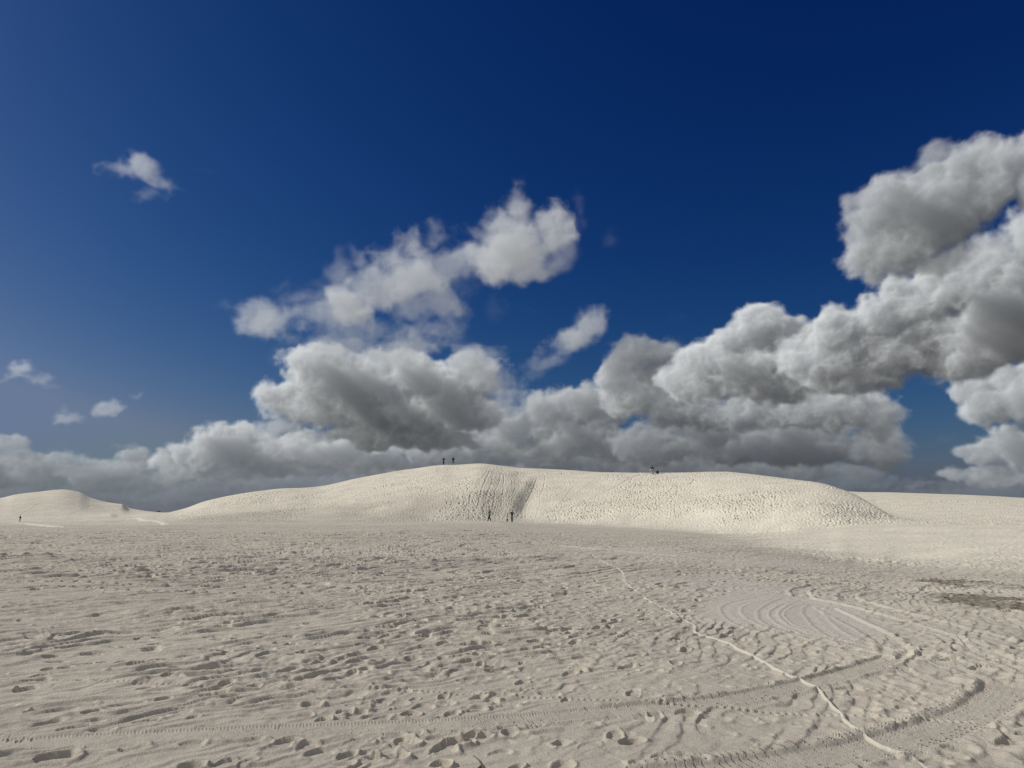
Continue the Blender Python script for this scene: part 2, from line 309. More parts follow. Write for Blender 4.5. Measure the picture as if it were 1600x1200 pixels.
# ------------------------------------------------------------------ the lie of the land
# survey table: along a set of bearings, (distance, sight-line row) of the breaks in slope
KEYS = [
 # px   B25  C             D           F foot       M mid        E crest      G trough     G2           H far crest
 (-300, 875, 45,842, 70,827, 110,821, 140,818, 160,816.5, 225,816, 262,811, 330,800),
 (-60,  875, 45,842, 70,827, 110,821, 140,818, 160,816.5, 225,816, 262,811, 330,783),
 (0,    875, 45,842, 70,827, 110,821, 140,818, 160,816.5, 225,816, 262,811, 330,778),
 (20,   875, 45,842, 70,827, 110,821, 140,818, 160,816.5, 225,816, 262,811, 330,773),
 (60,   875, 45,842, 70,827, 110,821, 140,818, 160,816, 225,815.5, 262,810.5, 330,768),
 (95,   875, 45,842, 70,827, 110,820.5, 140,817.5, 160,816, 225,815, 262,810, 330,765),
 (120,  875, 45,842, 70,827, 110,820.5, 140,817, 160,815.5, 225,815, 262,810, 330,769),
 (140,  875, 45,842, 70,827, 110,820.5, 140,817, 160,815, 225,814, 262,809.5, 330,778),
 (165,  875, 45,842, 70,827, 110,820, 140,816, 160,814, 225,813, 262,809, 330,784.5),
 (187,  875, 45,842, 70,827, 110,820, 140,816, 160,813, 225,812, 262,808.5, 330,788),
 (205,  875, 45,842, 70,827, 110,820, 140,815, 160,812, 225,811, 262,808, 330,794.5),
 (240,  875, 45,842, 70,827, 110,819, 138,811, 160,806, 215,806, 262,804, 330,799.5),
 (262,  875, 45,842, 70,827, 110,818, 135,808, 160,801.5, 215,803, 262,803, 330,801),
 (290,  875, 45,842, 70,827, 108,818, 130,807, 158,794, 200,797, 262,802, 330,803),
 (320,  875, 45,842, 70,827, 108,818, 128,806, 158,783, 200,790, 262,800, 330,803),
 (350,  875, 45,842, 70,827, 108,817, 128,803, 157,776, 200,785, 262,799, 330,803),
 (400,  875, 45,842, 70,827, 107,817, 128,799, 155,768, 200,780, 262,798, 330,803),
 (440,  875, 45,842, 70,827, 107,817, 127,797, 155,763.5, 200,776, 262,797, 330,803),
 (490,  875, 45,842, 70,827, 107,817, 126,795, 155,761, 200,774, 262,797, 330,803),
 (560,  875, 45,842, 70,827, 107,817, 123,790, 157,747, 200,760, 262,790, 330,803),
 (640,  875, 45,842, 70,827, 107,817, 120,780, 158,733.5, 200,745, 262,785, 330,803),
 (700,  875, 45,842, 70,827, 107,816.5, 119,772, 158,726.5, 200,738, 262,780, 330,803),
 (745,  875, 45,842, 70,827, 108,816, 119,766, 152,724, 200,736, 262,780, 330,803),
 (790,  875, 45,842, 70,827, 109,815, 121,768, 148,728.5, 200,738, 262,780, 330,803),
 (815,  875, 45,842, 70,828, 109,816, 122,772, 146,731.5, 200,740, 262,780, 330,803),
 (850,  875, 45,843, 70,829, 106,818, 120,776, 145,733, 195,741, 262,780, 330,803),
 (950,  875, 45,844, 69,832, 99,823, 112,786, 138,738, 190,748, 262,780, 330,803),
 (1050, 877, 43,848, 66,836, 92,830, 106,786, 132,739.5, 190,752, 240,790, 330,803),
 (1130, 883, 41,852, 63,839, 86,835, 100,786, 126,738, 180,752, 230,785, 300,795),
 (1200, 888, 38,860, 61,836, 82,834, 96,787, 120,744.5, 170,760, 210,778, 280,790),
 (1250, 893, 36,868, 60,832, 80,829, 93,788, 115,751.5, 160,765, 200,778, 270,780),
 (1290, 896, 35,875, 60,829, 80,825, 92,790, 110,757, 140,772, 180,785, 235,768),
 (1312, 898, 34,879, 60,827, 80,822, 92,793, 106,764, 130,780, 160,795, 220,768.3),
 (1335, 900, 34,882, 60,826, 81,820, 92,798, 103,772, 120,787, 145,797, 210,768.5),
 (1370, 902, 33,886, 60,825, 82,818, 92,807, 98,791, 115,800, 140,800, 210,769.5),
 (1400, 903, 33,889, 60,824, 82,818, 90,813, 96,808, 115,809, 140,803, 210,770),
 (1450, 905, 32,893, 60,823, 82,820, 90,817, 96,815, 115,812, 140,803, 210,771.5),
 (1520, 907, 31,895, 59,823.5, 82,821, 90,819, 96,817, 115,813, 140,803, 210,774),
 (1600, 908, 31,897, 58,824, 82,822, 90,821, 96,819, 115,814, 140,804, 210,778),
 (1900, 908, 31,897, 58,824, 82,822, 90,821, 96,819, 115,814, 140,806, 210,790),
]

def knots_z():
    """per key bearing: list of distances and heights"""
    az = []; D = []; Z = []
    for k in KEYS:
        a = px_az(k[0]); az.append(a)
        ds = [2.0, 9.0, 15.0, 25.0]; zs = [0.0, 0.0, None, EYE + 25 * tan_el(a, k[1])]
        zs[2] = zs[3] * 0.35
        for j in range(2, len(k), 2):
            d = float(k[j]); ds.append(d); zs.append(EYE + d * tan_el(a, k[j + 1]))
        zh = zs[-1]; dh = ds[-1]
        ds += [dh + 60, dh + 200, 1500.0, 9000.0]
        zs += [zh * 0.55 - 1.0, zh * 0.1 - 2.0, -3.0, -3.0]
        D.append(ds); Z.append(zs)
    # behind and beside the view the land closes to plain rolling sand
    gd = [2.0, 9, 15, 25, 45, 70, 110, 140, 160, 225, 262, 330, 390, 530, 1500, 9000]
    gz = [0.0, 0, 0, -.1, .1, .3, .2, .1, .3, .8, 1.6, 2.6, 1.4, -1, -3, -3]
    for a in (-180, -140, -100, -65):
        az.append(R(a)); D.append(gd); Z.append(gz)
    for a in (65, 100, 140, 180):
        az.append(R(a)); D.append(gd); Z.append(gz)
    az = np.array(az); o = np.argsort(az)
    return az[o], np.array(D)[o], np.array(Z)[o]

KA, KD, KZ = knots_z()
# azimuth samples: dense inside the view, open elsewhere
fine = np.arange(R(-39), R(39), R(0.042))
left = -np.geomspace(R(39.1), R(180), 110)[::-1]
right = np.geomspace(R(39.1), R(180), 110)[:-1]
AZ = np.concatenate([left, fine, right])           # -180 and +180 are one bearing
NA = len(AZ)
rows = [np.array([0.6, 1.2, 1.8, 2.3, 2.7, 3.0]), np.geomspace(3.2, 4.8, 60), np.geomspace(4.81, 26, 720), np.arange(26.1, 60, .1), np.arange(60.18, 172, 0.18),
        np.arange(172.5, 345, 0.6), np.geomspace(350, 9000, 70)]
DD = np.concatenate(rows); ND = len(DD)

def base_columns(az):
    kd = np.stack([pchip(KA, KD[:, j], az) for j in range(KD.shape[1])], 1)
    kz = np.stack([pchip(KA, KZ[:, j], az) for j in range(KZ.shape[1])], 1)
    return kd, kz
kd, kz = base_columns(AZ)
Z0 = np.empty((NA, ND), F32)
for i in range(NA):
    Z0[i] = pchip(kd[i], kz[i], DD)
# feature distances per bearing, for masks
dB, dC, dD_, dF, dM, dE, dG, dG2, dH = [kd[:, j][:, None] for j in range(3, 12)]
CA = np.cos(AZ)[:, None]; SA = np.sin(AZ)[:, None]
D2 = DD[None, :]
X = (SA * D2).astype(F32); Y = (CA * D2).astype(F32)
PX = (800 + 1172 * np.tan(np.clip(AZ, R(-75), R(75))))[:, None]     # bearing expressed as photo column at the horizon

def ground_z(x, y):
    a = math.atan2(x, y); d = math.hypot(x, y)
    i = np.searchsorted(AZ, a); i = min(max(i, 1), NA - 1)
    j = np.searchsorted(DD, d); j = min(max(j, 1), ND - 1)
    ta = (a - AZ[i-1]) / (AZ[i] - AZ[i-1]); td = (d - DD[j-1]) / (DD[j] - DD[j-1])
    z = Zt
    return float((z[i-1, j-1]*(1-td) + z[i-1, j]*td)*(1-ta) + (z[i, j-1]*(1-td) + z[i, j]*td)*ta)

def unproj(px, py):
    """photo point -> point on the smooth land"""
    a = px_az(px, py); te = tan_el(a, py)
    i = int(np.clip(np.searchsorted(AZ, a), 1, NA - 1))
    line = EYE + DD * te
    under = np.nonzero(Z0[i] >= line)[0]
    under = under[under > 5]
    j = under[0] if len(under) else ND - 40
    d = DD[j]
    if j > 0:
        g0 = Z0[i, j-1] - line[j-1]; g1 = Z0[i, j] - line[j]
        t = -g0 / (g1 - g0) if g1 != g0 else 0
        d = DD[j-1] + t * (DD[j] - DD[j-1])
    return math.sin(a) * d, math.cos(a) * d, d
def path(pts):
    return np.array([unproj(*p)[:2] for p in pts])

def smooth_path(P, n=6):
    """Catmull-Rom"""
    out = []
    Q = np.vstack([2*P[0]-P[1], P, 2*P[-1]-P[-2]])
    for i in range(1, len(Q) - 2):
        for t in np.linspace(0, 1, n, endpoint=False):
            p0, p1, p2, p3 = Q[i-1], Q[i], Q[i+1], Q[i+2]
            out.append(0.5*((2*p1)+(-p0+p2)*t+(2*p0-5*p1+4*p2-p3)*t*t+(-p0+3*p1-3*p2+p3)*t**3))
    out.append(P[-1])
    return np.array(out)

# local mesh spacing, to fade out what the mesh cannot carry
DR = np.gradient(DD)[None, :]
def lod(wl):
    return np.clip((wl / (DR * 2.0)) - 0.5, 0, 1).astype(F32)

# ------------------------------------------------------------------ masks (true colour zones)
n_big = fbm(X / 9, Y / 9, 3, 3).astype(F32)
n_mid = fbm(X / 2.2, Y / 2.2, 9, 3).astype(F32)
in_view = sstep(-2200, -1000, PX) * (1 - sstep(2600, 3600, PX))
inside = (PX > 225) & (PX < 1415)
wx = 3.0 * n_big
face = sstep(0.0, 1.0, (D2 + wx - dF + 4) / (dM - dF + 0.1) * 1.3) * sstep(215, 300, PX)   # main dune and all behind it
mound = sstep(0, 1, (D2 + wx * .6 - dC + 2) / 11.0) * sstep(1060, 1260, PX + n_big * 50)
leftd = sstep(250, 268, D2 + wx) * (1 - sstep(240, 300, PX))
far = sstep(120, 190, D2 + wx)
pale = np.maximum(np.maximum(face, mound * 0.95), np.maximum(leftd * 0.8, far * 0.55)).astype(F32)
apron = (sstep(-4, 14, D2 + wx * 1.5 - dF + 16) * (1 - face)).astype(F32)
pale = np.maximum(pale, apron * 0.38)
# greyer apron low on the left half of the main dune
lowleft = np.exp(-((D2 - (dF * .5 + dM * .5)) / 10.0) ** 2) * sstep(240, 330, PX) * (1 - sstep(620, 800, PX + n_big * 60))
pale = pale * (1 - 0.92 * np.clip(lowleft * (1.4 + 0.8 * n_big), 0, 1)).astype(F32)

# ------------------------------------------------------------------ relief
rng = np.random.RandomState(11)
dune_zone = np.clip(np.maximum(face, mound * .8), 0, 1).astype(F32)
flat = 1 - dune_zone
H = (0.035 * vnoise(X / 4.1, Y / 4.1, 1) + 0.10 * vnoise(X / 13., Y / 13., 2) * sstep(12, 40, D2)).astype(F32)
H *= sstep(1, 6, D2).astype(F32)
# ripple ridges: crests run at ~42 degrees, lee sides face away from the wind
cs, sn = math.cos(R(42)), math.sin(R(42))
def ripples(wl, ang, seed, sharp=0.78, warp=0.6):
    c, s = math.cos(ang), math.sin(ang)
    u = X * s - Y * c; v = X * c + Y * s
    w = warp * (fbm(u / (wl * 3.2), v / (wl * 5.0), seed, 3, .5))
    ph = u / wl + w * 1.0
    f = ph - np.floor(ph)
    saw = np.where(f < sharp, f / sharp, (1 - f) / (1 - sharp))
    saw = saw * saw * (3 - 2 * saw)
    amp = np.clip(0.80 + 0.75 * fbm(u / (wl * 1.6), v / (wl * 4.0), seed + 3, 2), 0.1, 1.5)
    return (saw * amp).astype(F32)
near_mix = sstep(700, 1100, PX + 60 * n_big)                 # ripples turn more broken to the right
calm = np.clip(0.8 + 0.55 * n_big + 0.3 * n_mid, 0.25, 1.35)
rip = (1 - near_mix) * (ripples(0.31, R(42), 21, .84, 1.1) + .5 * ripples(0.56, R(45), 26, .86, 1.2)) + near_mix * (ripples(0.36, R(62), 31, .80, 1.2) * .55 + .4 * ripples(.6, R(50), 36, .84, 1.2))
H += (0.028 * (1 + .30 * (1 - near_mix)) * rip * lod(.36) * calm * flat).astype(F32)
rip = ripples(0.16, R(39), 41, .80, 1.0) * (1 - near_mix) + ripples(.21, R(60), 44, .8, 1.0) * near_mix
H += (0.015 * rip * lod(.17) * np.clip(1.2 - .5 * calm + .4 * n_mid, .3, 1.3) * flat).astype(F32)
right_mix = sstep(1050, 1300, PX + 60 * n_big)
rip = ripples(.20, R(97), 47, .78, .9) + .8 * ripples(.34, R(93), 49, .82, 1.0)
H += (0.013 * rip * lod(.2) * right_mix * np.clip(.9 + .8 * n_mid, .2, 1.5) * flat).astype(F32)
H += 0.006 * fbm(X / .16, Y / .16, 17, 3, .6) * lod(.12) * flat * np.clip(.6 + n_mid + .5 * right_mix, .1, 1.6)
rip = ripples(0.95, R(36), 51, .86, 1.0)
H += (0.036 * rip * lod(.9) * sstep(7, 22, D2) * (1 - .6 * near_mix) * flat).astype(F32)
rip = ripples(0.48, R(50), 57, .86, .9)
H += (0.034 * rip * lod(.45) * sstep(10, 22, D2) * (1 - .5 * near_mix) * flat).astype(F32)
H += 0.010 * vnoise(X / .33, Y / .33, 4) * lod(.33) * np.clip(n_mid + .2, 0, 1)
H += 0.0045 * fbm(X / .09, Y / .09, 14, 2) * lod(.09) * np.clip(.7 + n_mid, .2, 1.5)
# trampled lumps everywhere beyond the first metres
def worley(x, y, cell, seed, ax=1.0, ang=0.0, keep=0.7):
    """distance to the nearest jittered pit; returns pit depth profile 0..1 and rim"""
    c, s = math.cos(ang), math.sin(ang)
    u = (x * c + y * s) / cell / ax; v = (-x * s + y * c) / cell
    ui = np.floor(u).astype(np.int32); vi = np.floor(v).astype(np.int32)
    best = np.full(u.shape, 9.0, F32)
    t1, t2, t3 = _TAB[0], _TAB[1], _TAB[2]
    for du in (-1, 0, 1):
        for dv in (-1, 0, 1):
            a = ui + du; b = vi + dv
            ia = (a + seed * 17) & 255; ib = (b + seed * 29) & 255
            jx = t1[ia, ib] * .5 + .5; jy = t2[ia, ib] * .5 + .5; k = t3[ia, ib] * .5 + .5
            rr = np.hypot(u - a - jx, v - b - jy) / (0.55 + 0.6 * k)
            rr = np.where(k < keep, rr, 9)
            best = np.minimum(best, rr.astype(F32))
    return best
def pits(x, y, cell, seed, ax=1.0, ang=0.0, keep=0.7, r=0.42):
    w = worley(x, y, cell, seed, ax, ang, keep) / r
    bowl = -np.clip(1 - w * w, 0, 1) ** 0.7
    rim = 0.45 * np.exp(-((w - 1.25) / .28) ** 2)
    return (bowl + rim).astype(F32)
jd = slice(np.searchsorted(DD, 7.0), np.searchsorted(DD, 75.0))
ia = slice(110, 110 + len(fine))
Xs, Ys = X[ia, jd], Y[ia, jd]
cl = np.clip(fbm(Xs / 5., Ys / 5., 61, 3) * 1.6 + 0.12, 0, 1)
H[ia, jd] += (.010 + D2[:, jd] * .0007) * pits(Xs, Ys, .38, 5, 1.5, R(30), .55) * cl * flat[ia, jd] * lod(.45)[:, jd]
cl2 = np.clip(fbm(Xs / 3., Ys / 3., 66, 3) * 1.6 + 0.0, 0, 1)
H[ia, jd] += (.008 + D2[:, jd] * .0008) * pits(Xs, Ys, .27, 8, 1.3, R(80), .6) * cl2 * flat[ia, jd] * lod(.3)[:, jd]
# loose pale clods
clod = np.zeros_like(H)
w_ = worley(Xs, Ys, .36, 19, 1.6, R(-20), .42) / .13
kd_ = np.clip(1 - w_ * w_, 0, 1) * np.clip(fbm(Xs / 2.6, Ys / 2.6, 81, 2) * 1.5 + .35 + .5 * (PX[ia] > 850), 0, 1)
H[ia, jd] += .022 * kd_ * flat[ia, jd]; clod[ia, jd] = kd_ * .55
jd = slice(np.searchsorted(DD, 25.0), np.searchsorted(DD, 175.0))
Xs, Ys = X[ia, jd], Y[ia, jd]
fm = dune_zone[ia, jd]
cl = np.clip(fbm(Xs / 7., Ys / 7., 71, 3) * .9 + 0.8, 0.5, 1.3)
# fewer prints near the crest line
cr = 1 - 0.75 * sstep(-9, -1, (D2 - dE + 0 * PX)[ia, jd]) * (PX[ia] < 1000)
quiet = 1 - 0.85 * mound[ia, jd] * sstep(1180, 1300, PX[ia]) * sstep(2, 9, (D2 - dC)[ia, jd]) * (1 - sstep(-4, 2, (D2 - dF)[ia, jd]))
H[ia, jd] += (0.115 * pits(Xs, Ys, .50, 9, 1.35, R(65), .75) * cl * fm * cr * quiet).astype(F32)
H[ia, jd] += (0.075 * pits(Xs, Ys, .36, 13, 1.0, R(10), .7) * cl * fm * cr * quiet).astype(F32)
# sand-board and slide grooves running down the dune face
def groove(P, w, depth, rim, hmap=None, tread=0.0, pitch=.06, berm=0.0, soften=1.0, tint=None, tval=0.0, cleats=0.0):
    """press a strip of half width w along polyline P (world xy)"""
    P = smooth_path(np.asarray(P, float), 8)
    seg = np.diff(P, axis=0); L = np.hypot(seg[:, 0], seg[:, 1]); S = np.concatenate([[0], np.cumsum(L)])
    reach = w * 2.6 + .05
    for k in range(len(seg)):
        a0, b0 = P[k], P[k + 1]
        az = np.arctan2([a0[0], b0[0]], [a0[1], b0[1]]); ds = np.hypot([a0[0], b0[0]], [a0[1], b0[1]])
        dm = max(ds.min() - reach, .5)
        i0 = np.searchsorted(AZ, az.min() - reach / dm); i1 = np.searchsorted(AZ, az.max() + reach / dm)
        j0 = np.searchsorted(DD, dm); j1 = np.searchsorted(DD, ds.max() + reach)
        if i1 <= i0 or j1 <= j0: continue
        xs = X[i0:i1, j0:j1]; ys = Y[i0:i1, j0:j1]
        tx, ty = seg[k] / max(L[k], 1e-6)
        s = (xs - a0[0]) * tx + (ys - a0[1]) * ty
        e = -(xs - a0[0]) * ty + (ys - a0[1]) * tx
        ok = (s >= 0) & (s < L[k]) & (np.abs(e) < reach)
        e = e + 0.10 * w * vnoise(xs / .25, ys / .25, 6)
        u = np.abs(e) / w
        ss = s + S[k]
        core = 1 - sstep(.8, 1.12, u)
        prof = -depth * core + rim * np.exp(-((u - 1.3) / .25) ** 2)
        if berm: prof = prof + berm * np.exp(-((e / w - 1.4) / .4) ** 2)
        if tread:
            fade = np.clip(pitch / (DR[:, j0:j1] * 1.5), 0, 1)
            lug = 1.6 * np.sin(2 * np.pi * (ss / pitch + 0.5 * np.abs(e / w))) * (u > .78) + 1.0 * np.sin(e / w * 20) * (u <= .78)
            prof = prof + tread * lug * core * fade
        if cleats:
            cc = np.sin(2 * np.pi * ss / pitch) > .1
            prof = prof + cleats * cc * np.clip(1 - u, 0, 1)
        H[i0:i1, j0:j1] += np.where(ok, prof, 0).astype(F32)
        if tint is not None:
            tint[i0:i1, j0:j1] = np.where(ok, np.maximum(tint[i0:i1, j0:j1], tval * np.exp(-(u / .9) ** 4)), tint[i0:i1, j0:j1])
def level(P, w, amount=0.8):
    """iron out the older relief under a strip"""
    P = smooth_path(np.asarray(P, float), 6)
    seg = np.diff(P, axis=0); L = np.hypot(seg[:, 0], seg[:, 1])
    for k in range(len(seg)):
        a0, b0 = P[k], P[k + 1]
        az = np.arctan2([a0[0], b0[0]], [a0[1], b0[1]]); ds = np.hypot([a0[0], b0[0]], [a0[1], b0[1]])
        dm = max(ds.min() - w, .5)
        i0 = np.searchsorted(AZ, az.min() - w / dm); i1 = np.searchsorted(AZ, az.max() + w / dm)
        j0 = np.searchsorted(DD, dm); j1 = np.searchsorted(DD, ds.max() + w)
        if i1 <= i0 or j1 <= j0: continue
        xs = X[i0:i1, j0:j1]; ys = Y[i0:i1, j0:j1]
        tx, ty = seg[k] / max(L[k], 1e-6)
        s = (xs - a0[0]) * tx + (ys - a0[1]) * ty
        e = -(xs - a0[0]) * ty + (ys - a0[1]) * tx
        ok = (s >= 0) & (s < L[k])
        m = (1 - sstep(.8, 1.2, np.abs(e) / w)) * ok * amount
        h = H[i0:i1, j0:j1]
        LEV[i0:i1, j0:j1] = np.maximum(LEV[i0:i1, j0:j1], m)
LEV = np.zeros_like(H)
white = clod * flat

# soft prints, heels and craters, pressed one by one
def stamp(x, y, ang, Lh, Wh, depth, rimh=.35, sharp=.7, floor=0.0):
    d = math.hypot(x, y); a = math.atan2(x, y); rch = max(Lh, Wh) * 1.9
    i0 = np.searchsorted(AZ, a - rch / d); i1 = np.searchsorted(AZ, a + rch / d)
    j0 = np.searchsorted(DD, d - rch); j1 = np.searchsorted(DD, d + rch)
    if i1 - i0 < 2 or j1 - j0 < 2: return
    xs = X[i0:i1, j0:j1] - x; ys = Y[i0:i1, j0:j1] - y
    c, s = math.cos(ang), math.sin(ang)
    u = (xs * c + ys * s) / Lh; v = (-xs * s + ys * c) / Wh
    v = v * (1.0 - 0.22 * u)                                   # ball wider than heel
    r = np.sqrt(u * u + v * v) + .12 * vnoise(xs / (Wh * .9) + x * 7, ys / (Wh * .9) + y * 7, 5)
    core = 1 - sstep(sharp, 1.05, r)
    bowl = -depth * core * (1 + .25 * u)
    rim = depth * rimh * np.exp(-((r - 1.22) / .2) ** 2) * (1 + .6 * u)
    h = H[i0:i1, j0:j1]
    H[i0:i1, j0:j1] = (h * (1 - .7 * core) + bowl + rim * np.exp(-np.maximum(h, 0) / .02)).astype(F32)

def trail(x, y, ang, n, step=.66, gap=.13, big=1.0, dep=.03):
    for k in range(n):
        side = 1 if k % 2 else -1
        xx = x + math.cos(ang) * step * k - math.sin(ang) * gap * side + rng.normal(0, .03)
        yy = y + math.sin(ang) * step * k + math.cos(ang) * gap * side + rng.normal(0, .03)
        stamp(xx, yy, ang + rng.normal(0, .2), .14 * big, .055 * big, dep * rng.uniform(.7, 1.3), .35, rng.uniform(.6, .85))
        ang += rng.normal(0, .03)

# the prints one can pick out in the photograph (column, row, half length, half width, depth, turn)
BIG = [(85,1183,.15,.10,.065,.5),(115,1140,.13,.05,.045,.7),(228,1128,.12,.05,.045,.6),(210,1168,.11,.06,.05,.6),(248,1148,.15,.04,.025,1.1),
 (185,1104,.10,.05,.03,.5),(375,1150,.14,.055,.055,.5),(295,1097,.10,.05,.03,.4),(290,1197,.14,.06,.06,.3),(445,1158,.12,.07,.04,.6),
 (580,1183,.10,.09,.07,.9),(612,1180,.12,.10,.055,.2),(565,1158,.10,.07,.05,.5),(630,1160,.12,.08,.05,.3),(690,1170,.11,.09,.05,.7),
 (707,1160,.10,.08,.05,.4),(725,1158,.08,.06,.04,.2),(750,1150,.11,.06,.04,.5),(688,1192,.08,.07,.06,.7),(500,1175,.12,.08,.045,.5),
 (490,1140,.09,.06,.04,.6),(470,1117,.11,.06,.035,.2),(505,1123,.08,.06,.045,.4),(535,1132,.12,.06,.03,.3),(560,1098,.12,.06,.04,.3),
 (625,1130,.09,.07,.045,.2),(655,1128,.10,.06,.045,.5),(640,1115,.10,.07,.04,.9),(610,1082,.09,.06,.035,.4),(632,1079,.07,.05,.045,.6),
 (485,1100,.10,.08,.04,1.0),(655,1047,.13,.08,.035,.6),(760,1128,.10,.07,.045,.4),(745,1108,.10,.05,.04,.3),(765,1095,.10,.06,.035,.2),
 (1035,1096,.11,.07,.06,.6),(1005,1122,.09,.05,.04,-.6),(1080,1128,.15,.05,.035,-.7),(1060,1182,.12,.09,.05,.3),(1032,1180,.09,.06,.05,.4),
 (1318,1170,.13,.09,.05,-.4),(1270,1128,.12,.08,.05,-.5),(1410,1095,.11,.08,.04,0.),(1300,1080,.1,.06,.03,-.5),(1230,1070,.1,.06,.03,-.5),
 (1375,1180,.14,.10,.05,-.3),(1500,1170,.13,.09,.045,-.4),(1550,1140,.1,.07,.04,-.4),(1450,1150,.12,.08,.03,-.5),(1460,1190,.12,.08,.04,.2),
 (538,928,.20,.14,.10,.4),(552,922,.16,.1,.07,.2),(870,1022,.12,.05,.045,.3),(840,1026,.16,.05,.05,.2),(815,1065,.10,.05,.04,.9),
 (1190,1070,.09,.05,.05,.5),(1170,1040,.10,.05,.05,.3),(1160,1160,.1,.06,.03,-.5),(950,1140,.10,.05,.03,.3),(925,1130,.09,.06,.03,.8)]
for (px, py, a, b, dep, an) in BIG:
    x, y, _ = unproj(px, py)
    kk = .62 if 440 < px < 820 else .44
    stamp(x, y, an, a * .85, b * .98, dep * kk, .45, .88)
# clusters and trails
CLUS = [(620,1155,1.9,34),(700,1090,1.5,24),(480,1130,1.5,16),(740,1150,1.4,16),(560,1180,1.2,10),(1350,1150,2.4,34),(1250,1090,1.8,18),(1480,1100,2.4,24),(1050,1060,2.6,20),
        (660,1000,3,26),(560,1020,2.5,14),(330,1010,2.5,16),(120,1020,2.5,20),(30,1060,1.6,12),(250,1080,2,8),(950,1020,3,26),(850,970,4,30)]
for (px, py, rad, n) in CLUS:
    x, y, _ = unproj(px, py)
    for k in range(n):
        s = rng.uniform(.65, 1.2); right_side = px > 1000
        stamp(x + rng.normal(0, rad * .4), y + rng.normal(0, rad * .35), (rng.normal(-.6, .35) if right_side else rng.uniform(-.4, 1.5)),
              .11 * s, .055 * s * rng.uniform(.8, 1.4), rng.uniform(.012, .032), .3, rng.uniform(.55, .85))
for k in range(110):
    d = 6 + 44 * rng.rand() ** .8; a = R(rng.uniform(-37, 37))
    trail(math.sin(a) * d, math.cos(a) * d, rng.choice([rng.uniform(.2, 1.2), rng.uniform(0, 6.28)]), rng.randint(5, 16), big=1.0, dep=.020 + d * .0008)
for k in range(1500):
    d = 5.5 + 60 * rng.rand() ** .9; a = R(rng.uniform(-38, 38))
    s = rng.uniform(.5, 1.0)
    x, y = math.sin(a) * d, math.cos(a) * d
    if dune_zone[np.searchsorted(AZ, a), np.searchsorted(DD, d)] > .4 and rng.rand() < .8: continue
    stamp(x, y, rng.uniform(-.8, 1.4) if a < .15 else rng.uniform(-1.2, .2), .12 * s, .06 * s, rng.uniform(.006, .017) * (1 + d * .010), .4, .6)

# damp hard pan, smooth
def blob_mask(cx, cy, rx, ry, warp=.25):
    """soft patch given by its photo centre and reach, laid on the ground"""
    x0, y0, _ = unproj(cx, cy)
    return x0, y0
def patch(pts, soft=1.0, seed=3):
    P = path(pts)
    # signed distance to polygon (small number of corners)
    x = X[ia]; y = Y[ia]
    jd0 = np.searchsorted(DD, np.hypot(P[:, 0], P[:, 1]).min() - 4); jd1 = np.searchsorted(DD, np.hypot(P[:, 0], P[:, 1]).max() + 4)
    x = x[:, jd0:jd1]; y = y[:, jd0:jd1]
    d = np.full(x.shape, 1e9, F32); ins = np.zeros(x.shape, bool)
    n = len(P)
    for k in range(n):
        a = P[k]; b = P[(k + 1) % n]
        e = b - a; w0 = x - a[0]; w1 = y - a[1]
        t = np.clip((w0 * e[0] + w1 * e[1]) / (e @ e), 0, 1)
        d = np.minimum(d, (w0 - e[0] * t) ** 2 + (w1 - e[1] * t) ** 2)
        cnd = ((a[1] > y) != (b[1] > y)) & (x < (b[0] - a[0]) * (y - a[1]) / (b[1] - a[1] + 1e-9) + a[0])
        ins ^= cnd
    sd = np.where(ins, -np.sqrt(d), np.sqrt(d))
    sd = sd + soft * .8 * fbm(x / 1.3, y / 1.3, seed, 3)
    m = np.zeros_like(H)
    m[ia, jd0:jd1] = 1 - sstep(-soft * .5, soft * .5, sd)
    return m
damp = patch([(1105,930),(1190,926),(1270,932),(1320,948),(1370,975),(1400,1008),(1350,1014),(1290,1005),(1230,992),(1170,984),(1120,968),(1085,950)], .6, 4)
damp2 = patch([(1020,905),(1080,898),(1150,905),(1190,925),(1130,935),(1080,925)], .9, 5) * .55
damp4 = patch([(880,858),(1000,872),(1150,886),(1300,894),(1312,886),(1190,872),(1000,857)], 1.4, 12) * .55
damp5 = patch([(1180,905),(1260,915),(1300,930),(1240,932),(1150,925),(1090,905),(1060,890)], 1.0, 13) * .5
damp3 = patch([(400,862),(700,858),(800,868),(560,876),(420,874)], 4., 6) * .4
H *= (1 - .93 * damp)
H *= (1 - .5 * damp2) * (1 - .6 * damp4) * (1 - .6 * damp5)

# tyre tracks and paths
T1 = path([(-40,1168),(0,1163),(200,1151),(400,1141),(600,1134),(800,1124),(950,1109),(1100,1095),(1200,1079),(1280,1061),(1350,1042),(1395,1027)])
T2 = path([(1000,1213),(1120,1204),(1230,1190),(1375,1162),(1470,1135),(1530,1108),(1562,1085),(1572,1068)])
TB = path([(60,1066),(250,1070),(420,1074),(600,1075),(800,1085),(940,1091),(1040,1092)])
TC = path([(960,1090),(1060,1096),(1200,1108),(1300,1112),(1400,1117),(1520,1122)])
for P, w in ((T1, .17), (T2, .22)): level(P, w, .9)
H *= (1 - LEV)
groove(T1, .14, .012, .006, tread=.0022, pitch=.026)
groove(T1[6:], .15, .010, .008, berm=.008)
groove(T2, .20, .026, .010, tread=.0007, pitch=.05, berm=.010)
groove(TB, .05, .008, .003, cleats=.010, pitch=.055)
groove(TC, .06, .008, .004, cleats=.012, pitch=.06)
for pts in ([(-30,913),(0,913),(170,915),(300,918),(520,920),(650,919)], [(60,920),(200,923),(300,926),(430,928),(560,929),(700,926)]):
    groove(path(pts), .12, .01, .012, cleats=.035, pitch=.26)
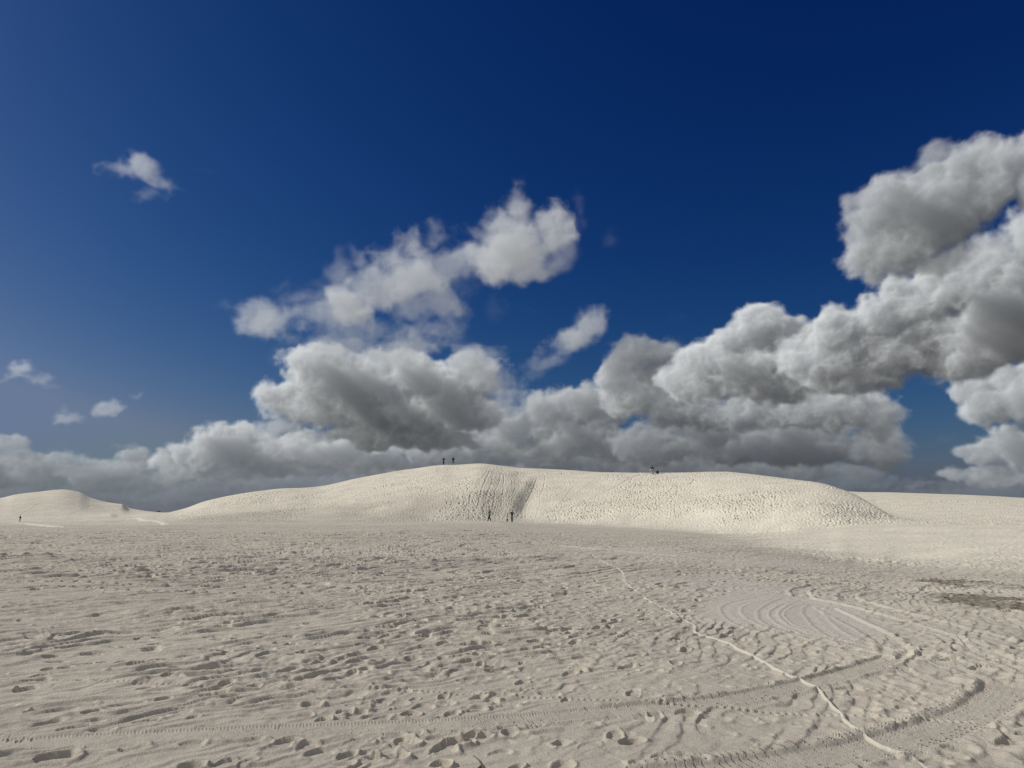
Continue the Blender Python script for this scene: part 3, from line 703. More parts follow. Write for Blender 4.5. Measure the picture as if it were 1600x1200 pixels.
ARCS = [[(1195,934),(1160,941),(1145,947),(1142,957),(1160,972),(1200,985),(1260,1000),(1330,1015),(1400,1028)],
        [(1235,936),(1215,944),(1200,957),(1210,973),(1245,987),(1300,1001),(1370,1014),(1420,1026)],
        [(1245,942),(1225,948),(1213,960),(1228,976),(1262,988)],
        [(1278,946),(1270,955),(1278,968),(1298,986),(1335,1003),(1380,1013)]]
for q, pts in enumerate(ARCS):
    groove(path(pts), .13 if q != 2 else .09, .003, .006, cleats=.008, pitch=.09, tint=white, tval=.10)
for pts in ([(1255,934),(1250,925),(1265,918),(1300,914),(1350,914),(1450,919),(1620,921)],[(1330,941),(1325,932),(1345,925),(1400,921),(1480,921)]):
    groove(path(pts), .17, .018, .014)
for pts in ([(1255,935),(1330,952),(1420,978),(1500,1003),(1560,1030),(1610,1045)],[(1330,940),(1400,958),(1500,985),(1610,1015)],
            [(1290,950),(1340,975),(1385,1000),(1400,1022)],[(1420,1028),(1440,1020),(1500,1040),(1575,1062)]):
    groove(path(pts), .15, .011, .009, berm=.010, cleats=.006, pitch=.12, tint=white, tval=.14)
T7 = path([(722,856),(735,852),(760,851),(850,853),(925,859),(1000,865),(1080,872),(1180,883),(1280,890)])
groove(T7, .16, .03, .015, cleats=-.07, pitch=.9)
# pale raised foot path
RIDGE = path([(925,868),(945,878),(968,893),(978,910),(1002,929),(1018,940),(1040,951),(1062,964),(1085,977),(1090,988),(1130,1000),(1165,1017),(1200,1036),(1240,1055),
              (1278,1073),(1292,1092),(1313,1113),(1337,1136),(1372,1160),(1412,1175),(1445,1196),(1465,1215)])
def ridge(P, w, h, tv, seed=2):
    P = smooth_path(P, 8); P = P + min(w, .3) * .5 * rng.normal(0, 1, P.shape)
    P[1:-1] = (P[:-2] + P[1:-1] * 2 + P[2:]) / 4
    seg = np.diff(P, axis=0)
    i0a = 0
    for k in range(len(seg)):
        a0, b0 = P[k], P[k + 1]
        dm = np.hypot(*a0); ww = w * 5
        az = np.arctan2([a0[0], b0[0]], [a0[1], b0[1]]); ds = np.hypot([a0[0], b0[0]], [a0[1], b0[1]])
        i0 = np.searchsorted(AZ, az.min() - ww / dm); i1 = np.searchsorted(AZ, az.max() + ww / dm)
        j0 = np.searchsorted(DD, ds.min() - ww); j1 = np.searchsorted(DD, ds.max() + ww)
        if i1 <= i0 or j1 <= j0: continue
        xs = X[i0:i1, j0:j1]; ys = Y[i0:i1, j0:j1]
        t = np.clip(((xs - a0[0]) * seg[k][0] + (ys - a0[1]) * seg[k][1]) / (seg[k] @ seg[k] + 1e-9), 0, 1)
        r = np.hypot(xs - a0[0] - seg[k][0] * t, ys - a0[1] - seg[k][1] * t) / w
        r = r * (1 + .35 * vnoise(xs / .22, ys / .22, seed) + .35 * np.clip(vnoise(xs / .8, ys / .8, seed + 7), 0, 1))
        if w < .2: r = r / (1 + max(dm - 7.0, 0) * .09)
        m = 1 - sstep(.35, 1.0, r)
        RG[i0:i1, j0:j1] = np.maximum(RG[i0:i1, j0:j1], m * h)
        white[i0:i1, j0:j1] = np.maximum(white[i0:i1, j0:j1], (1 - sstep(.6, 1.05, r)) * tv)
RG = np.zeros_like(H)
ridge(RIDGE, .022, .005, .45)
ridge(path([(-30,819),(0,818.5),(30,818.5),(60,820.5),(80,823.5),(93,825.5)]), 1.0, .06, .7)
ridge(path([(200,811),(225,812.5),(245,815),(258,818.5),(262,821)]), .7, .05, .7)
H = H * (1 - .75 * np.clip(RG / .006, 0, 1)) + RG * (1 + .09 * np.clip(D2 - 7, 0, 12))

# grooves down the main dune
for (x0, y0, x1, y1, w, dp) in [(1000,741,880,800,.35,.16),(1012,741,905,812,.3,.12),(985,744,865,790,.3,.10),(1060,755,985,815,.3,.10),(930,748,868,795,.3,.10),
        (765,735,742,800,.3,.11),(772,740,755,800,.3,.11),(782,745,770,795,.3,.12),(788,742,784,800,.25,.10),(758,740,725,795,.3,.10),(798,750,806,770,.3,.10),
        (840,745,815,800,.3,.10),(852,745,838,810,.3,.10),(700,760,620,790,.35,.10),(720,765,640,800,.35,.08),(1190,760,1130,815,.3,.08),
        (1120,760,1040,825,.3,.08),(1085,750,1015,800,.3,.1),(900,760,860,800,.3,.1),(560,765,500,785,.3,.06)]:
    n = 7; xs_ = np.linspace(x0, x1, n) + rng.normal(0, 1.0, n); ys_ = np.linspace(y0, y1, n)
    groove(path(list(zip(xs_, ys_))), w * .5, dp * .36, dp * .34)
# trails of prints climbing the left dune
for (pts) in ([(20,812),(35,803),(48,796),(58,790),(68,784)], [(105,808),(118,802),(132,796),(142,792)]):
    groove(path(pts), .4, .08, .05, cleats=.12, pitch=2.0)

# scarp where the left hump of the main dune breaks off
SC = path([(824,752),(818,763),(812,773),(806,784),(800,794),(795,803)])
sx = PX; scx = np.interp(D2, np.hypot(SC[::-1, 0], SC[::-1, 1]), (800 + 1172 * SC[::-1, 0] / SC[::-1, 1]))
e = (PX - scx) * D2 / 1172.0          # metres to the right of the scarp line
env = sstep(SC[-1, 1] - 2, SC[-1, 1] + 3, D2) * (1 - sstep(SC[0, 1] - 3, SC[0, 1] + 5, D2))
step = np.where(e < 0, np.exp(e / 4.0), 1 - sstep(0, 1.9, e))
H += (env * .42 * (step - np.where(e > 0, .35 * np.exp(-((e - 2.2) / 1.6) ** 2), 0))).astype(F32)
scar_sm = env * np.exp(-((e - .9) / .9) ** 2)
# small slip faces on the left dune's flank
for (px, pd, wpx, hh) in [(189, 305, 9, 1.1), (172, 268, 8, .6)]:
    e2 = (PX - px) * D2 / 1172.0
    en = np.exp(-((D2 - pd) / 10.0) ** 2)
    H += (en * hh * np.where(e2 < 0, np.exp(e2 / 9.0), 1 - sstep(0, 3.4, e2))).astype(F32)

# dark wet litter on the right
dk = patch([(1418,906),(1460,903),(1520,905),(1545,911),(1500,916),(1440,911)], .5, 7)
dk = np.maximum(dk, patch([(1450,934),(1490,930),(1540,934),(1640,936),(1660,968),(1600,962),(1540,950),(1480,942)], .6, 8))
dk = np.maximum(dk, patch([(1550,912),(1600,914),(1640,918),(1600,919)], .4, 9) * .7)
st = sstep(-.75, -.05, fbm(X / 1.6 + 3, Y / .45, 77, 3))
litter = (dk * st).astype(F32)
H += 0.02 * litter * vnoise(X / .12, Y / .12, 7) * lod(.2)

Zt = (Z0 + H).astype(F32)
tone = np.clip(pale, 0, 1)
dampm = np.clip(damp + damp2 + damp3 + damp4 + damp5, 0, 1).astype(F32)

# ------------------------------------------------------------------ build the land as meshes
def sand_material(name):
    m = bpy.data.materials.new(name); m.use_nodes = True
    nt = m.node_tree; N = nt.nodes; Lk = nt.links
    b = N["Principled BSDF"]; b.inputs["Roughness"].default_value = .95
    b.inputs["Specular IOR Level"].default_value = .15
    def attr(n):
        a = N.new("ShaderNodeAttribute"); a.attribute_name = n; return a.outputs["Fac"]
    def mix(a, b_, f, mode='MIX'):
        x = N.new("ShaderNodeMix"); x.data_type = 'RGBA'; x.blend_type = mode
        for s, v in ((6, a), (7, b_)):
            if isinstance(v, tuple): x.inputs[s].default_value = v + (1,)
            else: Lk.new(v, x.inputs[s])
        if isinstance(f, float): x.inputs[0].default_value = f
        else: Lk.new(f, x.inputs[0])
        return x.outputs[2]
    tc = N.new("ShaderNodeTexCoord")
    def noise(scale, det=4, rough=.6, lo=.3, hi=.7):
        n = N.new("ShaderNodeTexNoise"); n.inputs["Scale"].default_value = scale
        n.inputs["Detail"].default_value = det; n.inputs["Roughness"].default_value = rough
        Lk.new(tc.outputs["Object"], n.inputs["Vector"])
        r = N.new("ShaderNodeMapRange"); r.inputs[1].default_value = lo; r.inputs[2].default_value = hi
        Lk.new(n.outputs["Fac"], r.inputs[0]); return r.outputs[0]
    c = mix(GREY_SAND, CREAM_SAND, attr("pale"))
    v = mix((.86, .86, .87), (1.08, 1.07, 1.05), noise(.35, 5, .6))
    c = mix(c, v, 1.0, 'MULTIPLY')
    v = mix((.93, .93, .94), (1.05, 1.05, 1.04), noise(3.2, 5, .65))
    c = mix(c, v, 1.0, 'MULTIPLY')
    c = mix(c, (.54, .505, .445), attr("damp"))
    c = mix(c, (.72, .68, .58), attr("white"))
    c = mix(c, mix((.15, .125, .098), (.30, .265, .21), noise(9, 4, .7)), attr("litter"))
    v = mix((.72, .71, .70), (1.22, 1.22, 1.22), noise(420, 2, .8, .25, .75))
    c = mix(c, v, .8, 'MULTIPLY')
    Lk.new(c, b.inputs["Base Color"])
    n = N.new("ShaderNodeTexNoise"); n.inputs["Scale"].default_value = 90; n.inputs["Detail"].default_value = 6
    n.inputs["Roughness"].default_value = .8
    Lk.new(tc.outputs["Object"], n.inputs["Vector"])
    bp = N.new("ShaderNodeBump"); bp.inputs["Strength"].default_value = .9; bp.inputs["Distance"].default_value = .006
    Lk.new(n.outputs["Fac"], bp.inputs["Height"])
    n2 = N.new("ShaderNodeTexNoise"); n2.inputs["Scale"].default_value = 6; n2.inputs["Detail"].default_value = 7
    n2.inputs["Roughness"].default_value = .65
    Lk.new(tc.outputs["Object"], n2.inputs["Vector"])
    bp2 = N.new("ShaderNodeBump"); bp2.inputs["Strength"].default_value = .8; bp2.inputs["Distance"].default_value = .03
    Lk.new(n2.outputs["Fac"], bp2.inputs["Height"]); Lk.new(bp.outputs[0], bp2.inputs["Normal"])
    Lk.new(bp2.outputs[0], b.inputs["Normal"])
    return m
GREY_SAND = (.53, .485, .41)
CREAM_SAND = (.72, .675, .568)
SAND = sand_material("sand")

idx = np.arange(NA * ND).reshape(NA, ND)
i_n = np.concatenate([np.arange(1, NA), [0]])
quads = np.stack([idx[:, :-1], idx[i_n][:, :-1], idx[i_n][:, 1:], idx[:, 1:]], -1)      # NA x ND-1 x 4
dq = .5 * (DD[1:] + DD[:-1])[None, :]
main = (dq > dF - 3) & (dq < dG2) & (PX > 262) & (PX < 1392)
lft = (dq > dG2 - 6) & (dq < dH + 60) & (PX > -1200) & (PX <= 262)
rgt = (dq > dG2) & (dq < dH + 60) & (PX > 900) & (PX < 3400) & ~main
co = np.stack([X, Y, Zt], -1).reshape(-1, 3)
lay = {"pale": tone, "damp": dampm, "white": np.clip(white, 0, 1), "litter": litter}

def build_mesh(name, mask, centre=False):
    q = quads[mask].reshape(-1, 4)
    used = np.zeros(NA * ND, bool); used[q.ravel()] = True
    vid = np.nonzero(used)[0]
    remap = np.full(NA * ND, -1, np.int64); remap[vid] = np.arange(len(vid))
    v = co[vid]; f = remap[q][:, ::-1]
    loops = f.ravel(); starts = np.arange(len(f)) * 4; tot = np.full(len(f), 4)
    nv = len(v)
    if centre:                                   # close the little hole under the viewer
        v = np.vstack([v, [[0, 0, 0.0]]])
        ring = remap[idx[:, 0]]
        tri = np.stack([ring, np.full(NA, nv), ring[i_n]], -1)
        starts = np.concatenate([starts, len(loops) + np.arange(NA) * 3]); tot = np.concatenate([tot, np.full(NA, 3)])
        loops = np.concatenate([loops, tri.ravel()]); nv += 1
    me = bpy.data.meshes.new(name)
    me.vertices.add(nv); me.vertices.foreach_set("co", v.astype(F32).ravel())
    me.loops.add(len(loops)); me.loops.foreach_set("vertex_index", loops.astype(np.int32))
    me.polygons.add(len(starts)); me.polygons.foreach_set("loop_start", starts.astype(np.int32))
    me.polygons.foreach_set("loop_total", tot.astype(np.int32))
    me.polygons.foreach_set("use_smooth", np.ones(len(starts), bool))
    for n, a in lay.items():
        at = me.attributes.new(n, 'FLOAT', 'POINT')
        vals = a.reshape(-1)[vid].astype(F32)
        if centre: vals = np.append(vals, F32(0))
        at.data.foreach_set("value", vals)
    me.update(calc_edges=True)
    me.materials.append(SAND)
    o = bpy.data.objects.new(name, me); col.objects.link(o); o["kind"] = "structure"
    return o
build_mesh("ground", ~(main | lft | rgt), True)
o = build_mesh("dune", main); o["label"] = "big pale sand dune filling the middle of the view, covered with footprints"; o["category"] = "dune"
o = build_mesh("dune", lft); o["label"] = "rounded far dune at the left edge with dark slip face"; o["category"] = "dune"
o = build_mesh("dune", rgt); o["label"] = "smooth low far dune behind the big dune at the right edge"; o["category"] = "dune"
# ------------------------------------------------------------------ people and small things
def flat_mat(name, c, rough=.8):
    m = bpy.data.materials.new(name); m.use_nodes = True; nt = m.node_tree; b = nt.nodes["Principled BSDF"]
    n = nt.nodes.new("ShaderNodeTexNoise"); n.inputs["Scale"].default_value = 14; n.inputs["Detail"].default_value = 4
    mx = nt.nodes.new("ShaderNodeMix"); mx.data_type = 'RGBA'
    mx.inputs[6].default_value = tuple(v * .8 for v in c) + (1,); mx.inputs[7].default_value = tuple(min(v * 1.2, 1) for v in c) + (1,)
    tc = nt.nodes.new("ShaderNodeTexCoord"); nt.links.new(tc.outputs["Object"], n.inputs["Vector"])
    nt.links.new(n.outputs["Fac"], mx.inputs[0]); nt.links.new(mx.outputs[2], b.inputs["Base Color"])
    b.inputs["Roughness"].default_value = rough
    return m
SKIN = flat_mat("skin", (.30, .17, .11), .6)
HAIR = flat_mat("dark_hair", (.02, .015, .012), .7)
BLACK = flat_mat("black_cloth", (.012, .012, .014), .85)
NAVY = flat_mat("navy_cloth", (.02, .025, .045), .85)
GREEN = flat_mat("green_cloth", (.05, .26, .17), .85)
DENIM = flat_mat("pale_denim", (.16, .19, .23), .85)
KHAKI = flat_mat("pale_cloth", (.42, .41, .38), .85)
MAROON = flat_mat("dark_red_cloth", (.06, .015, .015), .85)
BOARDW = flat_mat("pale_board", (.55, .50, .42), .4)
BOARDB = flat_mat("brown_board", (.16, .08, .04), .45)

def skin_mesh(name, verts, edges, radii, mat, parent, loc=(0, 0, 0), sub=1, root=0):
    me = bpy.data.meshes.new(name + "_cage"); me.from_pydata([tuple(v) for v in verts], edges, [])
    ob = bpy.data.objects.new(name + "_cage", me); col.objects.link(ob)
    md = ob.modifiers.new("s", 'SKIN'); md.use_smooth_shade = True; md.branch_smoothing = .6
    if not me.skin_vertices: me.skin_vertices.new() if hasattr(me.skin_vertices, "new") else None
    for i, r in enumerate(radii):
        rr = r if isinstance(r, tuple) else (r, r)
        me.skin_vertices[0].data[i].radius = rr
        me.skin_vertices[0].data[i].use_root = (i == root)
    sb = ob.modifiers.new("b", 'SUBSURF'); sb.levels = sub; sb.render_levels = sub
    dg = bpy.context.evaluated_depsgraph_get(); dg.update()
    out = bpy.data.meshes.new_from_object(ob.evaluated_get(dg)); out.name = name
    bpy.data.objects.remove(ob); bpy.data.meshes.remove(me)
    out.materials.clear(); out.materials.append(mat)
    o = bpy.data.objects.new(name, out); col.objects.link(o); o.parent = parent; o.location = loc
    return o

def person(label, px, py, d, height, face, J, top, legs, hair=HAIR, shorts=False, sleeves=True, group=None, drop=0.0):
    """J: joints in a 1.72 m figure, local frame x right, y forward (away from the figure's back), z up"""
    az = px_az(px, py); x, y = math.sin(az) * d, math.cos(az) * d
    root = bpy.data.objects.new("person", None); col.objects.link(root)
    root.location = (x, y, ground_z(x, y) + drop - .03); root.rotation_euler = (0, 0, face)
    s = height / 1.72; root.scale = (s, s, s)
    root["label"] = label; root["category"] = "person"
    if group: root["group"] = group
    V = {k: np.array(v, float) for k, v in J.items()}
    V.setdefault('belly', (V['pelvis'] + V['chest']) / 2)
    vs, es, rs, ix = [], [], [], {}
    def add(k, p, r, par=None):
        ix[k] = len(vs); vs.append(p); rs.append(r)
        if par is not None: es.append((ix[par], ix[k]))
    add('pelvis', V['pelvis'], (.11, .08)); add('belly', V['belly'], (.10, .075), 'pelvis'); add('chest', V['chest'], (.12, .08), 'belly')
    add('neck', V['neck'], .05, 'chest')
    hd = V['head'] - V['neck']; hd = hd / np.linalg.norm(hd); fw = V.get('look', np.array((0, 1., 0)))
    add('skull', V['head'], (.075, .095), 'neck'); add('crown', V['head'] + hd * .09, (.06, .075), 'skull')
    add('nose', V['head'] + fw * .105 - hd * .01, .016, 'skull')
    add('chin', V['head'] + fw * .055 - hd * .08, .03, 'skull')
    for sd in 'lr':
        sg = -1 if sd == 'l' else 1
        add('ear' + sd, V['head'] + np.array((sg * .085, 0, 0)), .016, 'skull')
        add('sh' + sd, V['sh' + sd], .05, 'chest'); add('el' + sd, V['el' + sd], .038, 'sh' + sd)
        add('wr' + sd, V['wr' + sd], .028, 'el' + sd)
        dr = V['wr' + sd] - V['el' + sd]; dr = dr / np.linalg.norm(dr)
        cr = np.cross(dr, (0, 0, 1.)); cr = cr / (np.linalg.norm(cr) + 1e-6) if np.linalg.norm(cr) > .2 else np.array((0, 1., 0))
        add('pm' + sd, V['wr' + sd] + dr * .06, (.038, .02), 'wr' + sd)
        for q, (off, ln) in enumerate(((-.03, .075), (-.01, .088), (.01, .082), (.028, .062))):
            kk = 'f%d%s' % (q, sd)
            add(kk, V['wr' + sd] + dr * (.09 + ln * .5) + cr * off, .009, 'pm' + sd)
            add(kk + 't', V['wr' + sd] + dr * (.09 + ln) * .98 + cr * off * 1.2 + np.array((0, 0, -.008)), .007, kk)
        add('th' + sd, V['wr' + sd] + dr * .06 - cr * .055, .010, 'wr' + sd)
        add('hp' + sd, V['hp' + sd], .07, 'pelvis'); add('kn' + sd, V['kn' + sd], .058, 'hp' + sd)
        add('cf' + sd, (V['kn' + sd] * .65 + V['an' + sd] * .35), .055, 'kn' + sd)
        add('an' + sd, V['an' + sd], .036, 'cf' + sd); add('to' + sd, V['to' + sd], (.04, .025), 'an' + sd)
    skin_mesh('body', vs, es, rs, SKIN, root, sub=1)
    # clothes follow the same joints, a little wider
    tv = [V['pelvis'] + (V['belly'] - V['pelvis']) * -.45, V['belly'], V['chest'], V['chest'] * .3 + V['neck'] * .7]
    tr = [(.175, .15), (.165, .14), (.19, .15), .09]; te = [(0, 1), (1, 2), (2, 3)]
    for sd in 'lr':
        n0 = len(tv); tv += [V['sh' + sd], V['el' + sd] if sleeves else (V['sh' + sd] * .4 + V['el' + sd] * .6)]; tr += [.095, .07]; te += [(2, n0), (n0, n0 + 1)]
        if sleeves: tv.append(V['el' + sd] * .1 + V['wr' + sd] * .9); tr.append(.05); te.append((n0 + 1, n0 + 2))
    skin_mesh('jacket' if sleeves else 't_shirt', tv, te, tr, top, root, sub=1, root=1)
    lv = [V['belly'] * .75 + V['pelvis'] * .25, V['pelvis']]; lr_ = [(.15, .13), (.175, .15)]; le = [(0, 1)]
    for sd in 'lr':
        n0 = len(lv); lv += [V['hp' + sd], V['kn' + sd]]; lr_ += [.125, .095]; le += [(1, n0), (n0, n0 + 1)]
        if not shorts: lv += [V['kn' + sd] * .5 + V['an' + sd] * .5, V['an' + sd] * .93 + V['kn' + sd] * .07]; lr_ += [.085, .07]; le += [(n0 + 1, n0 + 2), (n0 + 2, n0 + 3)]
    skin_mesh('shorts' if shorts else 'trousers', lv, le, lr_, legs, root, sub=1, root=1)
    for sd in 'lr':
        a, t = V['an' + sd], V['to' + sd]
        skin_mesh('shoe', [a + (0, 0, -.01), a * .5 + t * .5 + (0, 0, .0), t + (t - a) * .15], [(0, 1), (1, 2)], [.048, .05, .036], BLACK, root, sub=1)
    b = V['head'] - fw * .02 + hd * .035
    skin_mesh('hair', [b - fw * .045 - hd * .09, b - fw * .03 - hd * .03, b, b + hd * .07], [(0, 1), (1, 2), (2, 3)], [.07, (.092, .085), (.095, .105), (.075, .085)], hair, root, sub=1)
    return root

STAND = dict(pelvis=(0, 0, .95), chest=(0, 0, 1.27), neck=(0, 0, 1.46), head=(0, .01, 1.59),
             shl=(-.18, 0, 1.40), ell=(-.24, -.02, 1.13), wrl=(-.25, .04, .88), shr=(.18, 0, 1.40), elr=(.24, -.02, 1.13), wrr=(.25, .04, .88),
             hpl=(-.09, 0, .90), knl=(-.10, .01, .50), anl=(-.11, 0, .09), tol=(-.12, .13, .035), hpr=(.09, 0, .90), knr=(.10, .01, .50), anr=(.11, 0, .09), tor=(.12, .13, .035))
def pose(**k):
    J = dict(STAND); J.update(k); return J
CAM = math.pi            # facing the camera: the figure's +y points to -Y
person("person in black on the dune crest, left of the standing pair, arms folded", 693, 728, 157.5, 1.72, R(-20),
       pose(ell=(-.30, .06, 1.15), wrl=(-.06, .20, 1.18), elr=(.30, .06, 1.14), wrr=(.08, .20, 1.14), knl=(-.07, .02, .5), anl=(-.05, 0, .09), tol=(-.06, .13, .035), anr=(.05, 0, .09), tor=(.06, .13, .035), knr=(.07, .02, .5)),
       BLACK, BLACK)
person("person in black with bare shins on the dune crest, right of the standing pair", 708, 727, 157.5, 1.78, R(12),
       pose(head=(-.02, .03, 1.61), ell=(-.28, -.02, 1.15), wrl=(-.10, .16, 1.14), elr=(.27, 0, 1.15), wrr=(.10, .2, 1.12), anl=(-.13, 0, .09), tol=(-.15, .13, .035), anr=(.15, 0, .09), tor=(.17, .13, .035)),
       BLACK, BLACK, shorts=True)
person("person in a green top and black trousers walking at the foot of the dune", 764.5, 816, 107, 1.80, R(68),
       pose(anl=(-.13, -.32, .10), tol=(-.14, -.20, .04), knl=(-.11, -.10, .51), anr=(.12, .26, .09), tor=(.12, .39, .035), knr=(.10, .16, .50),
            ell=(-.22, .10, 1.15), wrl=(-.20, .28, 1.00), elr=(.24, -.14, 1.16), wrr=(.26, -.18, .93), hpl=(-.10, -.02, .9)),
       GREEN, BLACK, sleeves=False)
p4 = person("slim person in pale jeans at the dune foot, one arm out holding a board upright", 800, 817, 104, 1.70, R(15),
       pose(head=(.01, .02, 1.60), ell=(-.40, .06, 1.30), wrl=(-.62, .10, 1.29), shl=(-.17, 0, 1.40), elr=(.28, 0, 1.16), wrr=(.38, .04, .93), anl=(-.05, .03, .09), tol=(-.06, .16, .035),
            knl=(-.07, .03, .50), anr=(.07, -.04, .09), tor=(.09, .09, .035), knr=(.08, -.01, .5)),
       NAVY, DENIM, sleeves=False)
person("person in dark top and pale trousers bending forward beside the seated one", 1017.3, 741, 129, 1.72, R(-75),
       pose(belly=(0, .02, 1.08), chest=(0, .10, 1.22), neck=(0, .20, 1.37), head=(0, .28, 1.47), look=(0, .8, -.6), shl=(-.17, .17, 1.32), shr=(.17, .17, 1.32),
            ell=(-.18, .34, 1.12), wrl=(-.14, .50, .93), elr=(.18, .36, 1.10), wrr=(.13, .52, .88), pelvis=(0, -.06, .94), hpl=(-.09, -.05, .9), hpr=(.09, -.05, .9),
            knl=(-.10, -.10, .5), anl=(-.11, -.14, .09), tol=(-.12, 0, .035), knr=(.10, .12, .5), anr=(.11, .16, .09), tor=(.12, .29, .035)),
       BLACK, KHAKI)
SIT = pose(pelvis=(0, 0, .13), belly=(0, -.03, .30), chest=(0, .02, .47), neck=(0, .06, .66), head=(0, .10, .80), shl=(-.18, .04, .60), shr=(.18, .04, .60),
           ell=(-.22, .22, .44), wrl=(-.16, .42, .40), elr=(.22, .20, .42), wrr=(.15, .42, .36), hpl=(-.09, .05, .13), hpr=(.09, .05, .13),
           knl=(-.12, .42, .36), anl=(-.13, .78, .09), tol=(-.14, .88, .12), knr=(.12, .44, .34), anr=(.13, .82, .08), tor=(.14, .92, .12))
p6 = person("person in dark red and black clothes seated on the dune crest facing left", 1028.6, 741, 128.5, 1.72, R(80), SIT, MAROON, BLACK, shorts=True)
_a = px_az(957, 737)                    # far enough down the back of the dune that only the head clears the crest
_d = min(np.arange(141, 215, .5), key=lambda d: abs(ground_z(math.sin(_a) * d, math.cos(_a) * d) + 1.68 - (EYE + d * tan_el(_a, 735.2))))
person("lone dark-haired person mostly hidden behind the dune crest, only the head showing", 957, 737, float(_d), 1.72, 0.0, pose(), NAVY, NAVY)
person("tiny distant person in dark top and pale trousers before the far left dune", 30.7, 816, 224, 1.62, R(0),
       pose(ell=(-.20, .04, 1.13), wrl=(-.16, .12, .92), elr=(.20, .04, 1.13), wrr=(.16, .12, .92), anl=(-.06, 0, .09), anr=(.06, 0, .09), tol=(-.07, .12, .035), tor=(.07, .12, .035)), BLACK, KHAKI)

def sandboard(label, x, y, z, rot, L=1.1, W=.27):
    """a flat deck with rounded, upturned tips, two foot straps"""
    root = bpy.data.objects.new("sandboard", None); col.objects.link(root)
    root.location = (x, y, z); root.rotation_euler = rot
    root["label"] = label; root["category"] = "sandboard"
    def deck(name, a, b, mat):
        n = 14; top = []; 
        for i in range(n + 1):
            t = a + (b - a) * i / n; q = abs(2 * t - 1)
            w = W / 2 * (1 - max(0, (q - .72) / .28) ** 2 * .8) * (1 - .12 * (1 - q)); h = .09 * max(0, (q - .7) / .3) ** 2
            top.append((t * L - L / 2, w, h))
        vs = []; fs = []
        for (X_, w, h) in top:
            vs += [(X_, -w, h), (X_, w, h), (X_, w, h - .014), (X_, -w, h - .014)]
        for i in range(n):
            k = i * 4
            for q in range(4): fs.append((k + q, k + (q + 1) % 4, k + 4 + (q + 1) % 4, k + 4 + q))
        fs += [(3, 2, 1, 0), (n * 4, n * 4 + 1, n * 4 + 2, n * 4 + 3)]
        me = bpy.data.meshes.new(name); me.from_pydata(vs, [], fs); me.materials.append(mat)
        o = bpy.data.objects.new(name, me); col.objects.link(o); o.parent = root
    deck('tail', 0, .38, BOARDB); deck('deck', .38, 1, BOARDW)
    for X_ in (-.2, .22):
        vs = []; fs = []; n = 8
        for i in range(n + 1):
            a = math.pi * i / n
            for dx, r in ((-.03, .0), (.03, .0), (.03, .006), (-.03, .006)): vs.append((X_ + dx, (.11 + r) * math.cos(a), (.07 + r) * math.sin(a)))
        for i in range(n):
            k = i * 4
            for q in range(4): fs.append((k + q, k + 4 + q, k + 4 + (q + 1) % 4, k + (q + 1) % 4))
        me = bpy.data.meshes.new('foot_strap'); me.from_pydata(vs, [], fs); me.materials.append(BLACK)
        o = bpy.data.objects.new('foot_strap', me); col.objects.link(o); o.parent = root
    return root
# upright under the outstretched hand: the hand is at local (.66,.1,1.29) of a figure turned half round
hx = p4.location.x - .66 * .99; hy = p4.location.y + .0
sandboard("narrow sandboard standing on end under the outstretched hand at the dune foot", hx, hy, ground_z(hx, hy) + .62, (R(0), R(-86), R(70)), 1.22, .24)
bx_, by_ = p6.location.x - .62, p6.location.y + .1
sandboard("pale sandboard lying on the crest under the seated person's legs", bx_, by_ - .25, ground_z(bx_, by_ - .25) + .05, (0, 0, R(8)), 1.1, .27)

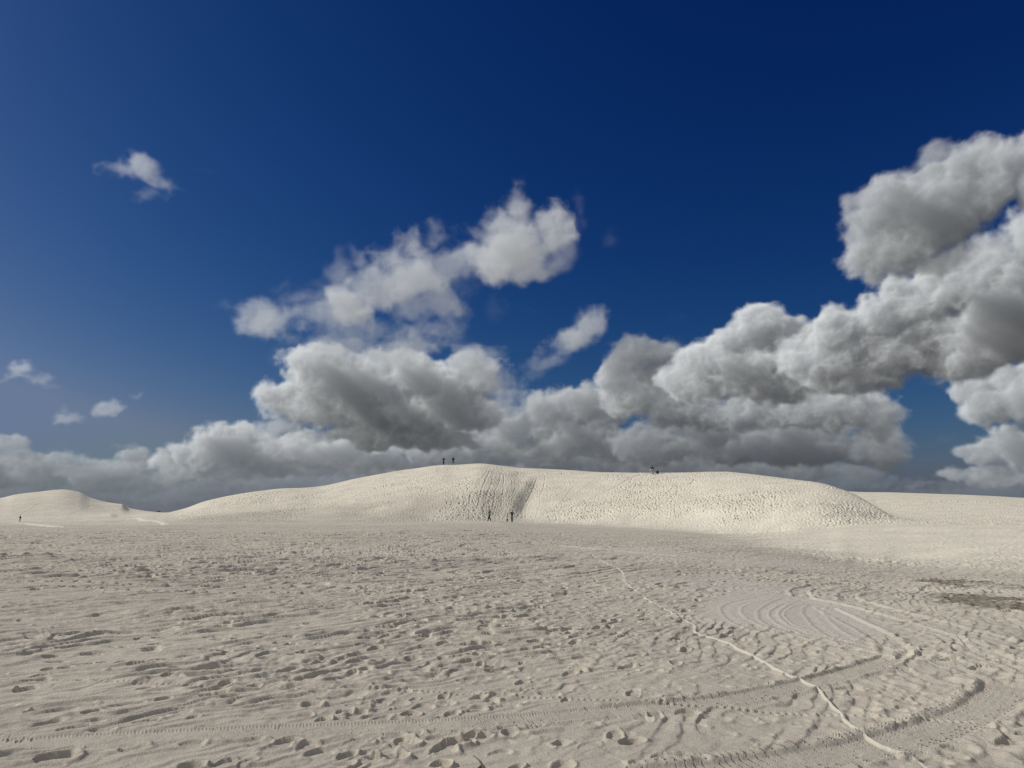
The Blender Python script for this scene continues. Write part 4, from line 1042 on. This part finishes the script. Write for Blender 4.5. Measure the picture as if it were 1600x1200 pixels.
# far scrub on the horizon gap
LEAF = flat_mat("scrub_leaf", (.035, .045, .03), .7); BARK = flat_mat("scrub_bark", (.10, .08, .06), .9)
def shrub(label, px, d, width, height):
    r = random.Random(px); az = px_az(px); x, y = math.sin(az) * d, math.cos(az) * d
    root = bpy.data.objects.new("shrub", None); col.objects.link(root); root.location = (x, y, ground_z(x, y) - .05)
    root["label"] = label; root["category"] = "shrub"; root["group"] = "dark shrubs in the gap between the dunes"
    vs, fs = [], []
    lumps = [(r.uniform(-.38, .38) * width, r.uniform(-.4, .4) * width, r.uniform(.35, .8) * height, r.uniform(.16, .3) * width) for _ in range(16)]
    for k in range(1500):
        lx, ly, lz, lr = r.choice(lumps)
        u = Vector((r.gauss(0, 1), r.gauss(0, 1), r.gauss(0, .7))).normalized() * lr * r.uniform(.5, 1)
        c = Vector((lx, ly, lz)) + u; c.z = max(c.z, .1)
        a = Vector((r.gauss(0, 1), r.gauss(0, 1), r.gauss(0, 1))).normalized() * r.uniform(.08, .16); b = a.orthogonal().normalized() * r.uniform(.03, .06)
        n = len(vs); vs += [c - a, c + b, c + a, c - b]; fs.append((n, n + 1, n + 2, n + 3))
    me = bpy.data.meshes.new('foliage'); me.from_pydata([tuple(v) for v in vs], [], fs); me.materials.append(LEAF)
    o = bpy.data.objects.new('foliage', me); col.objects.link(o); o.parent = root
    sv = [(0, 0, 0), (0, 0, height * .25)]; se = [(0, 1)]; sr = [.12, .09]
    for (lx, ly, lz, lr) in lumps[:6]: sv.append((lx * .8, ly * .8, lz)); se.append((1, len(sv) - 1)); sr.append(.03)
    skin_mesh('stem', sv, se, sr, BARK, root, sub=0)
shrub("long low dark shrub on the left of the gap between the dunes", 243, 400, 3.2, 1.9)
shrub("tallest dark shrub in the gap between the dunes", 249.5, 398, 2.6, 2.8)
shrub("small dark shrub on the right of the gap between the dunes", 254, 402, 1.8, 2.0)

# a bit of drift twig lying in the foreground sand
tx, ty, _ = unproj(756, 1199)
tw = bpy.data.objects.new("twig", None); col.objects.link(tw); tw.location = (tx, ty, ground_z(tx, ty))
tw["label"] = "thin dark twig lying on the foreground sand near the bottom edge"; tw["category"] = "twig"
def on_sand(px, py, up):
    x, y, _ = unproj(px, py); return (x - tx, y - ty, ground_z(x, y) - tw.location.z + up)
skin_mesh('stem', [on_sand(756, 1199, .004), on_sand(753, 1192, .007), on_sand(748, 1185, .007), on_sand(739, 1176, .004)], [(0, 1), (1, 2), (2, 3)], [.007, .006, .0035, .002], BARK, tw, sub=1)
skin_mesh('side_shoot', [on_sand(753, 1192, .007), on_sand(749, 1195, .006), on_sand(746, 1195, .004)], [(0, 1), (1, 2)], [.006, .005, .003], BARK, tw, sub=1)
